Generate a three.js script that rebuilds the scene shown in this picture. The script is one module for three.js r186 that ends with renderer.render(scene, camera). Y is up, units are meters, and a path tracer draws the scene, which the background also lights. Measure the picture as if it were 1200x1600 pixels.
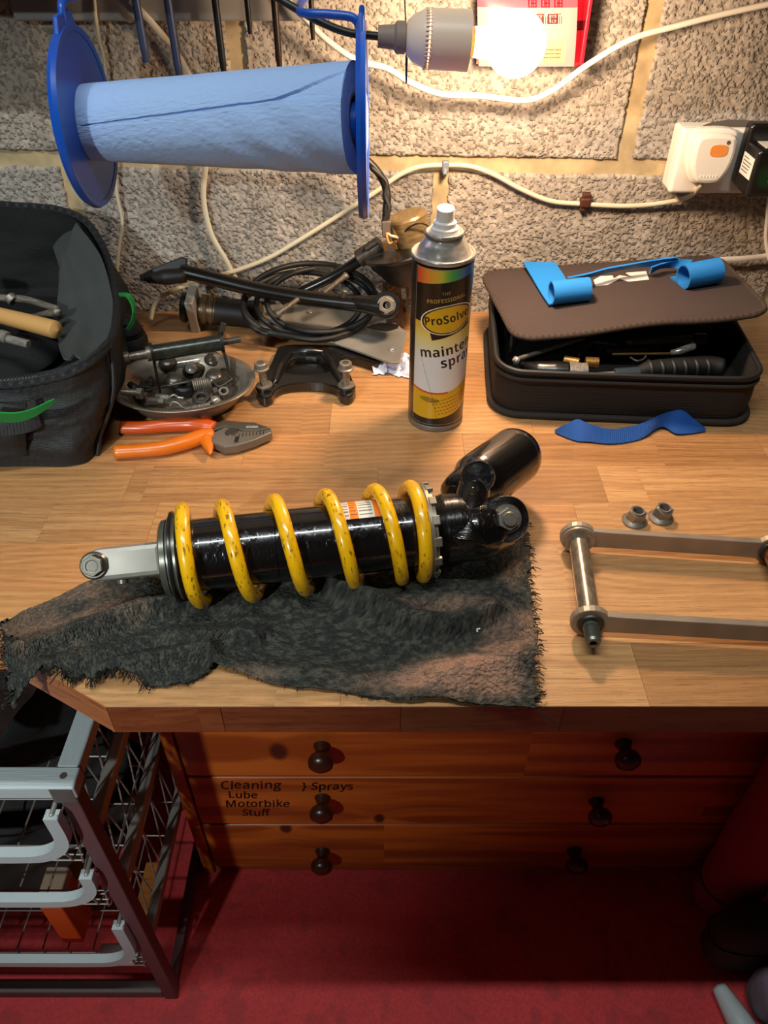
import * as THREE from 'three';
import { mergeGeometries } from 'three/addons/utils/BufferGeometryUtils.js';
import { RoundedBoxGeometry } from 'three/addons/geometries/RoundedBoxGeometry.js';
import { RectAreaLightUniformsLib } from 'three/addons/lights/RectAreaLightUniformsLib.js';

// ---------------------------------------------------------------- camera, lights, exposure
const scene = new THREE.Scene();
scene.background = new THREE.Color(0x000000);
const PITCH = 40.6 * Math.PI / 180, FOC = 1202;
const camera = new THREE.PerspectiveCamera(2 * Math.atan(800 / FOC) * 180 / Math.PI, 0.75, 0.02, 20);
camera.position.set(0, 1.366, 0.96);
camera.rotation.set(-PITCH, 0, 0);
scene.add(camera);
const renderer = new THREE.WebGLRenderer({ antialias: true });
renderer.toneMapping = THREE.LinearToneMapping;
renderer.toneMappingExposure = 1.0;
renderer.shadowMap.enabled = true;
RectAreaLightUniformsLib.init();
const BULB = { color: [1.0, 0.70, 0.45], intensity: 0.60, glow: 6 };
const TUBE = { color: [0.92, 0.98, 0.98], L1: 128, glow: 8 };
const SPOT = { color: [0.90, 1.0, 0.99], intensity: 8.2, angle: 0.335, penumbra: 0.85, pos: [-0.85, 1.95, 2.05], aim: [-0.45, 0.73, 0.28] };

// ---------------------------------------------------------------- helpers
const V = (x, y, z) => new THREE.Vector3(x, y, z);
const C0 = camera.position.clone();
const FW = V(0, -Math.sin(PITCH), -Math.cos(PITCH)), UP = V(0, Math.cos(PITCH), -Math.sin(PITCH));
const ray = (px, py) => FW.clone().add(V((px - 600) / FOC, 0, 0)).addScaledVector(UP, -(py - 800) / FOC);
const atY = (px, py, y) => { const d = ray(px, py); return C0.clone().addScaledVector(d, (y - C0.y) / d.y); };
const atZ = (px, py, z) => { const d = ray(px, py); return C0.clone().addScaledVector(d, (z - C0.z) / d.z); };
const atD = (px, py, k) => C0.clone().addScaledVector(ray(px, py), k);
const pxOf = (p) => { const v = p.clone().sub(C0), k = v.dot(FW); return [600 + FOC * v.x / k, 800 - FOC * v.dot(UP) / k]; };
let seed = 12345;
const rnd = () => { seed = (seed * 1664525 + 1013904223) >>> 0; return seed / 4294967296; };
const rr = (a, b) => a + (b - a) * rnd();
const clamp = (x, a = 0, b = 1) => Math.min(b, Math.max(a, x));
const sm = (a, b, x) => { const t = clamp((x - a) / (b - a)); return t * t * (3 - 2 * t); };
const lerp = (a, b, t) => a + (b - a) * t;
function h2(x, y, s) { let n = (x * 374761393 + y * 668265263 + s * 974634777) | 0; n = Math.imul(n ^ (n >>> 13), 1274126177); n ^= n >>> 16; return (n >>> 0) / 4294967296; }
function vn(x, y, s = 0, per = 0) {               // value noise, optionally periodic
  const xi = Math.floor(x), yi = Math.floor(y), fx = x - xi, fy = y - yi;
  const w = (a) => per ? ((a % per) + per) % per : a;
  const ux = fx * fx * (3 - 2 * fx), uy = fy * fy * (3 - 2 * fy);
  const a = h2(w(xi), w(yi), s), b = h2(w(xi + 1), w(yi), s), c = h2(w(xi), w(yi + 1), s), d = h2(w(xi + 1), w(yi + 1), s);
  return a + (b - a) * ux + (c - a) * uy + (a - b - c + d) * ux * uy;
}
function fbm(x, y, o = 4, s = 0, per = 0) { let v = 0, a = .5, f = 1; for (let i = 0; i < o; i++) { v += a * vn(x * f, y * f, s + i * 17, per ? per * f : 0); f *= 2; a *= .5; } return v / (1 - Math.pow(.5, o)); }
function dtex(w, h, fn, srgb = true) {
  const d = new Uint8Array(w * h * 4);
  for (let j = 0; j < h; j++) for (let i = 0; i < w; i++) {
    const c = fn(i / w, j / h), k = (j * w + i) * 4;
    if (typeof c === 'number') { d[k] = d[k + 1] = d[k + 2] = clamp(c) * 255; } else { d[k] = clamp(c[0]) * 255; d[k + 1] = clamp(c[1]) * 255; d[k + 2] = clamp(c[2]) * 255; }
    d[k + 3] = 255;
  }
  const t = new THREE.DataTexture(d, w, h); t.magFilter = THREE.LinearFilter; t.minFilter = THREE.LinearFilter;
  t.wrapS = t.wrapT = THREE.RepeatWrapping; if (srgb) t.colorSpace = THREE.SRGBColorSpace; t.needsUpdate = true; return t;
}
function ctex(w, h, draw) { const c = document.createElement('canvas'); c.width = w; c.height = h; draw(c.getContext('2d'), w, h); const t = new THREE.CanvasTexture(c); t.colorSpace = THREE.SRGBColorSpace; return t; }
const mat = (o) => new THREE.MeshStandardMaterial({ side: THREE.DoubleSide, ...o });
const pmat = (o) => new THREE.MeshPhysicalMaterial({ side: THREE.DoubleSide, ...o });

// names, things, parts
const used = {};
const numbered = (n) => { const k = used[n] = (used[n] ?? -1) + 1; return k ? n + '_' + String(k).padStart(3, '0') : n; };
function tag(o, label, category, group) { o.userData.label = label; o.userData.category = category; if (group) o.userData.group = group; return o; }
function thing(name, label, category, p = V(0, 0, 0), group) {
  const g = new THREE.Group(); g.name = numbered(name); g.position.copy(p); scene.add(g); return tag(g, label, category, group);
}
const topOf = (o) => { while (o.parent && o.parent !== scene) o = o.parent; return o; };
function part(root, name, geo, m, label) {        // geo in world coordinates (before the thing is turned)
  const o = topOf(root).position; geo.translate(-o.x, -o.y, -o.z);
  const me = new THREE.Mesh(geo, m); me.name = name; me.castShadow = me.receiveShadow = true; if (label) me.userData.label = label; root.add(me); return me;
}
function struct(name, geo, m) { const me = new THREE.Mesh(geo, m); me.name = numbered(name); me.userData.kind = 'structure'; me.castShadow = me.receiveShadow = true; scene.add(me); return me; }
function prep(g) {
  for (const k of Object.keys(g.attributes)) if (!['position', 'normal', 'uv'].includes(k)) g.deleteAttribute(k);
  if (!g.attributes.normal) g.computeVertexNormals();
  if (!g.attributes.uv) g.setAttribute('uv', new THREE.BufferAttribute(new Float32Array(g.attributes.position.count * 2), 2));
  if (!g.index) { const n = g.attributes.position.count, a = new Uint32Array(n); for (let i = 0; i < n; i++) a[i] = i; g.setIndex(new THREE.BufferAttribute(a, 1)); }
  g.morphAttributes = {}; g.groups = []; return g;
}
const M = (...gs) => mergeGeometries(gs.flat().map(prep));
function boxUV(g, s = 1, ox = 0, oy = 0) {         // uv in metres / s, projected along the dominant normal axis
  prep(g); const p = g.attributes.position, n = g.attributes.normal, u = g.attributes.uv;
  for (let i = 0; i < p.count; i++) {
    const ax = Math.abs(n.getX(i)), ay = Math.abs(n.getY(i)), az = Math.abs(n.getZ(i));
    let a, b; if (ay >= ax && ay >= az) { a = p.getX(i); b = p.getZ(i); } else if (ax >= az) { a = p.getZ(i); b = p.getY(i); } else { a = p.getX(i); b = p.getY(i); }
    u.setXY(i, a / s + ox, b / s + oy);
  }
  return g;
}
function frame(p, y, hint) {                      // matrix whose Y axis is y
  y = y.clone().normalize(); let x = (hint ?? (Math.abs(y.y) > .9 ? V(1, 0, 0) : V(0, 1, 0))).clone(); x.addScaledVector(y, -x.dot(y)).normalize();
  const z = x.clone().cross(y); return new THREE.Matrix4().makeBasis(x, y, z).setPosition(p);
}
const lathe = (prof, seg = 32) => new THREE.LatheGeometry(prof.map(([r, y]) => new THREE.Vector2(Math.max(r, 0), y)), seg);
const latheAt = (p, dir, prof, seg = 32) => lathe(prof, seg).applyMatrix4(frame(p, dir));
function cyl(a, b, r0, r1 = r0, seg = 20, bev = 0) {
  const L = a.distanceTo(b); bev = Math.min(bev, r0 * .5, r1 * .5, L * .4);
  const pr = bev ? [[0, 0], [r0 - bev, 0], [r0, bev], [r1, L - bev], [r1 - bev, L], [0, L]] : [[0, 0], [r0, 0], [r0, 0], [r1, L], [r1, L], [0, L]];
  const hard = []; for (const q of pr) { hard.push(q); if (q[0] > 0) hard.push([q[0], q[1]]); }
  return flatLathe(pr, seg).applyMatrix4(frame(a, b.clone().sub(a)));
}
function flatLathe(pr, seg = 24) {                // each profile segment has its own normals (crisp edges)
  const gs = []; for (let i = 0; i < pr.length - 1; i++) { if (Math.hypot(pr[i][0] - pr[i + 1][0], pr[i][1] - pr[i + 1][1]) < 1e-7) continue; gs.push(lathe([pr[i], pr[i + 1]], seg)); }
  return M(gs);
}
const flatLatheAt = (p, dir, pr, seg, hint) => flatLathe(pr, seg).applyMatrix4(frame(p, dir, hint));
function tube(pts, r, rad = 8, seg = 0, closed = false) {
  const c = new THREE.CatmullRomCurve3(pts, closed, 'centripetal');
  const g = new THREE.TubeGeometry(c, seg || Math.max(8, pts.length * 8), r, rad, closed);
  if (closed) return g;
  const a = pts[0], b = pts[pts.length - 1];
  return M(g, new THREE.SphereGeometry(r, rad, 6).translate(a.x, a.y, a.z), new THREE.SphereGeometry(r, rad, 6).translate(b.x, b.y, b.z));
}
function grid(nu, nv, fn, closeU = false) {
  const pos = [], uv = [], ix = [];
  for (let j = 0; j <= nv; j++) for (let i = 0; i <= nu; i++) { const p = fn(i / nu, j / nv); pos.push(p.x, p.y, p.z); uv.push(i / nu, j / nv); }
  for (let j = 0; j < nv; j++) for (let i = 0; i < nu; i++) { const a = j * (nu + 1) + i, b = a + 1, c = a + nu + 1, d = c + 1; ix.push(a, c, b, b, c, d); }
  const g = new THREE.BufferGeometry(); g.setAttribute('position', new THREE.Float32BufferAttribute(pos, 3)); g.setAttribute('uv', new THREE.Float32BufferAttribute(uv, 2)); g.setIndex(ix); g.computeVertexNormals();
  if (closeU) { const n = g.attributes.normal; for (let j = 0; j <= nv; j++) { const a = j * (nu + 1), b = a + nu; const m = V(n.getX(a) + n.getX(b), n.getY(a) + n.getY(b), n.getZ(a) + n.getZ(b)).normalize(); n.setXYZ(a, m.x, m.y, m.z); n.setXYZ(b, m.x, m.y, m.z); } }
  return g;
}
function sheet(nu, nv, fn, th) {                   // grid with thickness th below it (against the normal)
  const g = grid(nu, nv, fn), p = g.attributes.position, n = g.attributes.normal, N = p.count;
  const b = g.clone(), bp = b.attributes.position, bn = b.attributes.normal;
  for (let i = 0; i < N; i++) { bp.setXYZ(i, p.getX(i) - n.getX(i) * th, p.getY(i) - n.getY(i) * th, p.getZ(i) - n.getZ(i) * th); bn.setXYZ(i, -n.getX(i), -n.getY(i), -n.getZ(i)); }
  const ib = b.index.array; for (let i = 0; i < ib.length; i += 3) { const t = ib[i]; ib[i] = ib[i + 1]; ib[i + 1] = t; }
  const ring = []; for (let i = 0; i < nu; i++) ring.push(i); for (let j = 0; j < nv; j++) ring.push(j * (nu + 1) + nu); for (let i = nu; i > 0; i--) ring.push(nv * (nu + 1) + i); for (let j = nv; j > 0; j--) ring.push(j * (nu + 1)); ring.push(0);
  const e = grid(ring.length - 1, 1, (u, v) => { const k = ring[Math.round(u * (ring.length - 1))]; const s = v < .5 ? p : bp; return V(s.getX(k), s.getY(k), s.getZ(k)); });
  const u0 = g.attributes.uv, ue = e.attributes.uv; for (let j = 0; j < 2; j++) ring.forEach((k, i) => ue.setXY(j * ring.length + i, u0.getX(k), u0.getY(k)));
  return M(g, b, e);
}
function ribbon(A, B, th = .0015, nu = 60, nv = 4, fn) {   // strap between two edge polylines
  const a = new THREE.CatmullRomCurve3(A, false, 'centripetal'), b = new THREE.CatmullRomCurve3(B, false, 'centripetal');
  return sheet(nu, nv, (u, v) => { const p = a.getPoint(u).lerp(b.getPoint(u), v); return fn ? fn(p, u, v) : p; }, th);
}
function vtube(pts, rs, rad = 14, seg = 40, ky = 1) { // tube of varying radius, rounded ends, flattened in height by ky
  const c = new THREE.CatmullRomCurve3(pts, false, 'centripetal'), n = rs.length - 1;
  const rad0 = (u) => { const f = clamp(u) * n, i = Math.min(n - 1, Math.floor(f)); return lerp(rs[i], rs[i + 1], f - i); };
  return grid(rad, seg, (a, u) => {
    const uu = (u - .03) / .94, k = uu < 0 ? -uu / .0319 : uu > 1 ? (uu - 1) / .0319 : 0, end = Math.sqrt(Math.max(0, 1 - k * k));
    const p = c.getPoint(clamp(uu)), t = c.getTangent(clamp(uu)), r = rad0(uu); p.addScaledVector(t, (uu < 0 ? -1 : 1) * k * r * .5);
    const m = frame(V(0, 0, 0), t, V(0, 1, 0)), th = a * Math.PI * 2; const q = V(Math.cos(th), 0, Math.sin(th)).multiplyScalar(r * end).applyMatrix4(m); q.y *= ky; return p.add(q);
  }, true);
}
function extr(poly, depth, mtx, bev = .001, holes = []) {
  const s = new THREE.Shape(poly.map(([x, y]) => new THREE.Vector2(x, y))); for (const h of holes) s.holes.push(new THREE.Path(h.map(([x, y]) => new THREE.Vector2(x, y))));
  const g = new THREE.ExtrudeGeometry(s, { depth: Math.max(1e-4, depth - 2 * bev), bevelEnabled: bev > 0, bevelThickness: bev, bevelSize: bev, bevelOffset: -bev, bevelSegments: 2, curveSegments: 12 });
  g.translate(0, 0, bev); if (mtx) g.applyMatrix4(mtx); return prep(g);
}
// polygon on a horizontal plane (world x,z), bottom at y, thickness h
function slab(xz, y, h, bev = .001, holes = []) {
  const m = new THREE.Matrix4().makeRotationX(-Math.PI / 2).setPosition(0, y, 0);
  return extr(xz.map(([x, z]) => [x, -z]), h, m, bev, holes.map((q) => q.map(([x, z]) => [x, -z])));
}
const pxz = (list, y) => list.map(([a, b]) => { const p = atY(a, b, y); return [p.x, p.z]; });
const smoothPoly = (pts, n = 60) => new THREE.CatmullRomCurve3(pts.map(([x, y]) => V(x, y, 0)), true, 'centripetal').getPoints(n).slice(0, -1).map((p) => [p.x, p.y]);
const circ = (cx, cy, r, n = 24) => Array.from({ length: n }, (_, i) => [cx + r * Math.cos(i / n * 6.28318), cy + r * Math.sin(i / n * 6.28318)]);
function hexNut(p, dir, r, h, hole = r * .5, flange = 0) {
  const six = circ(0, 0, r, 6), m = frame(p, dir).multiply(new THREE.Matrix4().makeRotationX(-Math.PI / 2));
  const gs = [extr(six, h, m, r * .06, hole ? [circ(0, 0, hole, 16).reverse()] : [])];
  if (flange) gs.push(flatLatheAt(p, dir, [[hole || 0, -.0002], [flange, -.0002], [flange, h * .14], [r * .9, h * .3], [hole || 0, h * .3]], 28));
  return M(gs);
}
const rbox = (w, h, d, r, c) => { const g = new RoundedBoxGeometry(w, h, d, 3, r); if (c) g.translate(c.x, c.y, c.z); return prep(g); };
const obox = (w, h, d, r, c, dir, hint) => prep(new RoundedBoxGeometry(w, h, d, 2, r)).applyMatrix4(frame(c, dir, hint));
// ---------------------------------------------------------------- materials
const mix3 = (a, b, t) => [lerp(a[0], b[0], t), lerp(a[1], b[1], t), lerp(a[2], b[2], t)];
const woodTex = dtex(1024, 512, (u, v) => {        // straight oak grain along u (0.4 m x 0.12 m)
  const wv = v + .05 * (fbm(u * 4, v * 3, 3, 5, 0) - .5);
  let g = fbm(u * 6, wv * 70, 4, 1) * .6 + fbm(u * 3, wv * 18, 3, 2) * .4;
  const pore = fbm(u * 26, wv * 230, 2, 9) > .66 ? .12 : 0;
  const c = mix3([.80, .612, .41], [.68, .49, .31], sm(.3, .75, g)); const k = 1 - pore; return [c[0] * k, c[1] * k, c[2] * k];
});
const wavyTex = dtex(1024, 512, (u, v) => {        // flame-figured oak
  const r = Math.abs(v - .5) * 2 + .22 * Math.pow(Math.abs(u - .5) * 2, 1.6) + .14 * fbm(u * 5, v * 4, 3, 31);
  const ring = .5 + .5 * Math.sin(r * 46); const pore = fbm(u * 26, v * 230, 2, 9) > .64 ? .1 : 0;
  const c = mix3([.80, .612, .41], [.68, .49, .31], clamp(ring * .45 + fbm(u * 8, v * 60, 3, 4) * .6)); const k = 1 - pore; return [c[0] * k, c[1] * k, c[2] * k];
});
const woodMat = (t, tint, o = {}) => pmat({ map: t, color: new THREE.Color(...tint), roughness: .42, clearcoat: .5, clearcoatRoughness: .16, ...o });
const STAVE = [[1, 1, 1], [.86, .82, .78], [.94, .88, .8], [1.05, 1.04, 1.02], [.78, .72, .66], [.98, .86, .76]].flatMap((t) => [woodMat(woodTex, t), woodMat(wavyTex, t)]);
const edgeRedLit = woodMat(woodTex, [.42, .22, .15]), edgeGreyShaded = woodMat(woodTex, [.30, .22, .17]), coreMat = mat({ color: 0x8a6a48, roughness: .8 });
const pineTex = dtex(1024, 512, (u, v) => {        // varnished pine with knots (0.8 m x 0.4 m)
  let wv = v; let knot = 0; for (const [a, b, r] of [[.18, .3, .02], [.55, .7, .025], [.8, .2, .018], [.36, .85, .016], [.68, .42, .012]]) { const d = Math.hypot((u - a) * 1.6, v - b); knot = Math.max(knot, 1 - sm(r * .6, r * 1.4, d)); wv += .02 * Math.exp(-d * d / .006) * Math.sign(v - b); }
  const g = fbm(u * 2.2, wv * 34, 4, 12); const c = mix3([.80, .42, .13], [.60, .27, .07], sm(.3, .7, g)); return mix3(c, [.2, .09, .03], knot * .85);
});
const pine = pmat({ map: pineTex, roughness: .45, clearcoat: .3, clearcoatRoughness: .35 });
const pineEdge = pmat({ map: pineTex, color: new THREE.Color(.85, .8, .75), roughness: .5 });
const knobMat = pmat({ color: 0x3a1a0c, roughness: .35, clearcoat: .4, clearcoatRoughness: .25 });
const concTex = dtex(1024, 512, (u, v) => {
  const a = fbm(u * 14, v * 7, 4, 3), b = fbm(u * 150, v * 75, 3, 8), s = fbm(u * 320, v * 160, 2, 21);
  let k = .86 + .22 * (a - .5) + .3 * (b - .5); if (s > .70) k -= .06; k -= .08 * (1 - sm(.28, .42, fbm(u * 150, v * 75, 2, 8))); if (fbm(u * 60, v * 30, 3, 77) > .70) k += .06;
  return [k * .72, k * .68, k * .63];
});
const concBump = dtex(1024, 512, (u, v) => { const b = fbm(u * 150, v * 75, 2, 8); return .8 * sm(.26, .5, b) + .2 * fbm(u * 380, v * 190, 2, 9); }, false);
const blockMat = mat({ map: concTex, bumpMap: concBump, bumpScale: .0013, roughness: .95 });
const mortarTex = dtex(512, 512, (u, v) => { const k = .82 + .3 * (fbm(u * 20, v * 20, 4, 5, 20) - .5); return [k * .86, k * .76, k * .58]; });
const mortarMat = mat({ map: mortarTex, roughness: .95 });
const plasterMat = mat({ color: 0x5f5a54, roughness: .95 });
const floorTex = dtex(1024, 1024, (u, v) => {
  const a = fbm(u * 9, v * 9, 4, 6, 9), s = vn(u * 400, v * 400, 4), d = fbm(u * 30, v * 30, 3, 2, 30);
  let k = .95 + .16 * (a - .5) + .14 * (s - .5); const c = [k * .88, k * .26, k * .27]; return mix3(c, [.5, .2, .2], .25 * sm(.6, .75, d));
});
const floorBump = dtex(512, 512, (u, v) => fbm(u * 90, v * 90, 2, 3, 90), false);
const floorMat = mat({ map: floorTex, bumpMap: floorBump, bumpScale: .0006, roughness: .7 });

const fabBump = dtex(512, 512, (u, v) => .5 + .25 * Math.sin(u * 6.283 * 64) * Math.cos(v * 6.283 * 64) + .25 * (vn(u * 128, v * 128, 3, 128) - .5), false);
const fabric = (c, r = .85, o = {}) => mat({ color: c, roughness: r, bumpMap: fabBump, bumpScale: .0006, ...o });
const noiseBump = dtex(512, 512, (u, v) => fbm(u * 24, v * 24, 4, 14, 24), false);
const bagBlack = fabric(0x17181a, .62), bagInLit = fabric(0x3c403e, .7), bagInDark = fabric(0x0c0d0e, .9), zipMat = mat({ color: 0x1b1c1e, roughness: .5 });
const greenWeb = fabric(0x0f8a34, .7), blueWeb = fabric(0x1a86d8, .6), blueWebDark = fabric(0x1557ae, .65), caseBlack = fabric(0x1d1815, .8), lidFab = fabric(0x3d2f2b, .85), caseIn = fabric(0x120f0d, .9);
const steelTex = dtex(512, 512, (u, v) => { const k = .75 + .4 * (fbm(u * 18, v * 18, 4, 4, 18) - .5); return [k, k * .97, k * .93]; });
const steelRough = dtex(512, 512, (u, v) => { const k = .30 + .5 * fbm(u * 14, v * 14, 4, 41, 14); return [k, k, k]; }, false);
const metal = (c, r, o = {}) => mat({ color: c, metalness: .58, roughness: r, map: steelTex, ...o });
const chrome = metal(0xe4e2de, .22), steel = metal(0xb9b3aa, .38, { roughnessMap: steelRough, roughness: .8 }), dullSteel = metal(0xa39d94, .5), darkSteel = metal(0x6b6966, .42), alu = mat({ color: 0xc6c6c2, metalness: .35, roughness: .45, map: steelTex }), brass = metal(0xb08a4a, .35), gold = metal(0xdcc08c, .34), rustSteel = metal(0x7d5f48, .55), bronzeLink = metal(0xe8d6c4, .38, { metalness: .35 });
const oilBump = dtex(512, 512, (u, v) => .6 * sm(.52, .68, fbm(u * 18, v * 18, 3, 23, 18)) + .4 * fbm(u * 50, v * 50, 2, 7, 50), false);
const gloss = pmat({ color: 0x0d0b0b, roughness: .22, bumpMap: oilBump, bumpScale: .0003, clearcoat: .9, clearcoatRoughness: .08 }), satinBlack = pmat({ color: 0x131211, roughness: .28, clearcoat: .35, clearcoatRoughness: .25 }), grimeBlack = mat({ color: 0x16130f, roughness: .55 }), rubber = mat({ color: 0x141414, roughness: .55 }), knitBlack = mat({ color: 0x0e0e0e, roughness: .6 });
const springTex = dtex(1024, 128, (u, v) => { const n = fbm(u * 160, v * 8, 3, 3), s = fbm(u * 420, v * 20, 2, 19); let c = [.97, .73, .04]; if (s > .78) c = mix3(c, [.35, .26, .08], .7); return mix3(c, [.72, .50, .04], sm(.55, .85, n) * .4); });
const springMat = pmat({ map: springTex, roughness: .32, clearcoat: .8, clearcoatRoughness: .12 });
const bluePl = pmat({ color: 0x0f56c4, roughness: .38, transmission: .12, thickness: 0, clearcoat: .3, clearcoatRoughness: .3 });
const paperBump = dtex(512, 512, (u, v) => fbm(u * 40, v * 40, 3, 6, 40), false);
const bluePaper = mat({ color: 0x9dbbe8, roughness: .95, bumpMap: paperBump, bumpScale: .0008 });
const whiteCord = pmat({ color: 0xe6e0d4, roughness: .45 }), creamCord = mat({ color: 0xcfc3a8, roughness: .55 }), blackCord = mat({ color: 0x171513, roughness: .45 }), whitePl = pmat({ color: 0xe4ddd0, roughness: .4 }), creamPl = pmat({ color: 0xf2d6bc, roughness: .4 });
const orangePl = pmat({ color: 0xe0700e, roughness: .38, clearcoat: .35, clearcoatRoughness: .2 }), tanWood = mat({ color: 0xf0c68a, roughness: .55, map: woodTex });
const shelfMat = mat({ color: 0x54504c, roughness: .7 }), greyPaint = mat({ color: 0xb9c4c6, roughness: .5, bumpMap: noiseBump, bumpScale: .0004 }), plumShade = mat({ color: 0x6b4a4c, roughness: .55, bumpMap: noiseBump, bumpScale: .0004 }), wireMat = mat({ color: 0xa7a29b, roughness: .45, metalness: .5 });  // plum posts and lowest runners: grey tubes, shadow put into their colour

// ---------------------------------------------------------------- lights and their fittings
const W = 0.9;
function area(w, h, L, p) {
  const l = new THREE.RectAreaLight(new THREE.Color(...TUBE.color), L, w, h); l.position.copy(p); l.rotation.x = -Math.PI / 2; scene.add(l); return l;
}
const tubeGlow = mat({ color: 0xffffff, emissive: new THREE.Color(...TUBE.color), emissiveIntensity: TUBE.glow });
function batten(p, len, alongZ, L, label) {
  const t = thing('fluorescent_light', label, 'ceiling light', V(p.x, 2.45, p.z));
  const d = alongZ ? V(0, 0, 1) : V(1, 0, 0), b = (w, h, l) => alongZ ? rbox(w, h, l, .006) : rbox(l, h, w, .006);
  part(t, 'housing', b(.09, .04, len + .06).translate(p.x, 2.43, p.z), mat({ color: 0xe8e8e4, roughness: .5 }));
  part(t, 'tube', cyl(V(p.x, 2.392, p.z).addScaledVector(d, -len / 2), V(p.x, 2.392, p.z).addScaledVector(d, len / 2), .013, .013, 16), tubeGlow);
  for (const s of [-1, 1]) part(t, 'end_cap', rbox(.03, .05, .03, .004, V(p.x, 2.395, p.z).addScaledVector(d, s * (len / 2 + .012))), mat({ color: 0xdadad6, roughness: .5 }));
  area(alongZ ? .03 : len, alongZ ? len : .03, L, V(p.x, 2.376, p.z));
}
batten(V(-.25, 0, .82), 1.2, false, TUBE.L1, 'long white fluorescent batten on the ceiling right above the workbench');
{  // unseen spot lamp, added for the cool light from the left
  const p = V(...SPOT.pos), q = V(...SPOT.aim), d = q.clone().sub(p).normalize(), t = thing('added_spot_lamp', 'added unseen black spot lamp giving the cool light from the left', 'lamp', V(p.x, 2.45, p.z));
  const blk = mat({ color: 0x1c1c1e, roughness: .5 });
  part(t, 'shade', latheAt(p, d, [[.012, -.10], [.022, -.095], [.030, -.07], [.040, -.03], [.052, .012], [.0505, .012], [.038, -.03], [.028, -.068]], 40), blk);
  part(t, 'stem', tube([V(p.x, 2.44, p.z), V(p.x, 2.2, p.z), p.clone().addScaledVector(d, -.13).add(V(0, .05, 0)), p.clone().addScaledVector(d, -.09)], .006, 10, 40), blk);
  part(t, 'ceiling_rose', cyl(V(p.x, 2.43, p.z), V(p.x, 2.4495, p.z), .04, .045, 32, .003), blk);
  part(t, 'reflector_lamp', latheAt(p, d, [[.034, -.022], [.036, -.010], [.034, -.004], [.02, 0], [0, .001]], 32), mat({ color: 0xffffff, emissive: new THREE.Color(...SPOT.color), emissiveIntensity: 6 }));
  const l = new THREE.SpotLight(new THREE.Color(...SPOT.color), SPOT.intensity, 0, SPOT.angle, SPOT.penumbra, 2); l.position.copy(p).addScaledVector(d, .016); l.target.position.copy(q); l.castShadow = true; l.shadow.radius = 2; scene.add(l, l.target);
}

// ---------------------------------------------------------------- the room
const RX0 = -2.4, RX1 = 1.9, RZ = 2.7, RH = 2.45;
struct('floor', boxUV(prep(new THREE.BoxGeometry(RX1 - RX0 + .4, .1, RZ + .4)).translate((RX0 + RX1) / 2, -.05, RZ / 2), 1), floorMat);
struct('ceiling', prep(new THREE.BoxGeometry(RX1 - RX0 + .4, .1, RZ + .4)).translate((RX0 + RX1) / 2, RH + .05, RZ / 2), plasterMat);
struct('wall_left', prep(new THREE.BoxGeometry(.12, RH, RZ)).translate(RX0 - .06, RH / 2, RZ / 2), plasterMat);
struct('wall_right', prep(new THREE.BoxGeometry(.12, RH, RZ)).translate(RX1 + .06, RH / 2, RZ / 2), plasterMat);
struct('wall_front', prep(new THREE.BoxGeometry(RX1 - RX0 + .24, RH, .12)).translate((RX0 + RX1) / 2, RH / 2, RZ + .06), plasterMat);
const wallBack = struct('wall_back', boxUV(prep(new THREE.BoxGeometry(RX1 - RX0 + .24, RH, .12)).translate((RX0 + RX1) / 2, RH / 2, -.0622), .3), mortarMat);
// concrete blocks: rough faces standing a little proud of the pale mortar, courses very slightly out of level
function blockGeo(nx, ny, s) {
  const w = .433, h = .209;
  const g = grid(nx, ny, (u, v) => {
    const x = (u - .5) * w, y = (v - .5) * h, e = Math.min(w / 2 - Math.abs(x), h / 2 - Math.abs(y));
    const X = x * 1000 + s * 500, Y = y * 1000 + s * 300;
    const ragged = e + .0035 * (fbm(X / 7, Y / 7, 2, s) - .5), p = fbm(X / 3.6, Y / 3.0, 2, s + 3), q = fbm(X / 16, Y / 13, 3, s + 9);
    let z = -.0017 * (1 - sm(.26, .44, p)) - .0008 * (q - .5) + .0012 * fbm(X / 40, Y / 40, 2, s + 5);
    z -= .012 * (1 - sm(-.001, .0045, ragged)); if (u === 0 || u === 1 || v === 0 || v === 1) z = -.016;
    return V(x, y, z);
  });
  return g;
}
const BG = [blockGeo(190, 92, 1), blockGeo(190, 92, 2), blockGeo(190, 92, 3)], BGl = blockGeo(24, 12, 4);
const bm = [blockMat, blockMat.clone(), blockMat.clone()]; bm[1].color.setRGB(.92, .93, .95); bm[2].color.setRGB(1.03, 1, .97);
const CT = -.0135;                                  // course tilt
for (let r = -3; r < 5; r++) for (let c = -6; c < 5; c++) {
  const cy = 1.086 + .1105 + (r - 1) * .221, x0 = (r & 1) ? .0625 : -.1555, cx = x0 + c * .4455;
  if (cx < RX0 + .1 || cx > RX1 - .1 || cy > 2.4) continue;
  const near = (r === 0 || r === 1) && Math.abs(cx) < .75;
  const b = new THREE.Mesh(near ? BG[((c + 6) * 2 + (r + 3)) % 3] : BGl, bm[(c * 7 + r * 5 + 70) % 3]); b.name = 'concrete_block'; b.castShadow = b.receiveShadow = true;
  b.position.set(cx, cy + cx * CT, .001); b.rotation.z = CT; wallBack.add(b);
}

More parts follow.
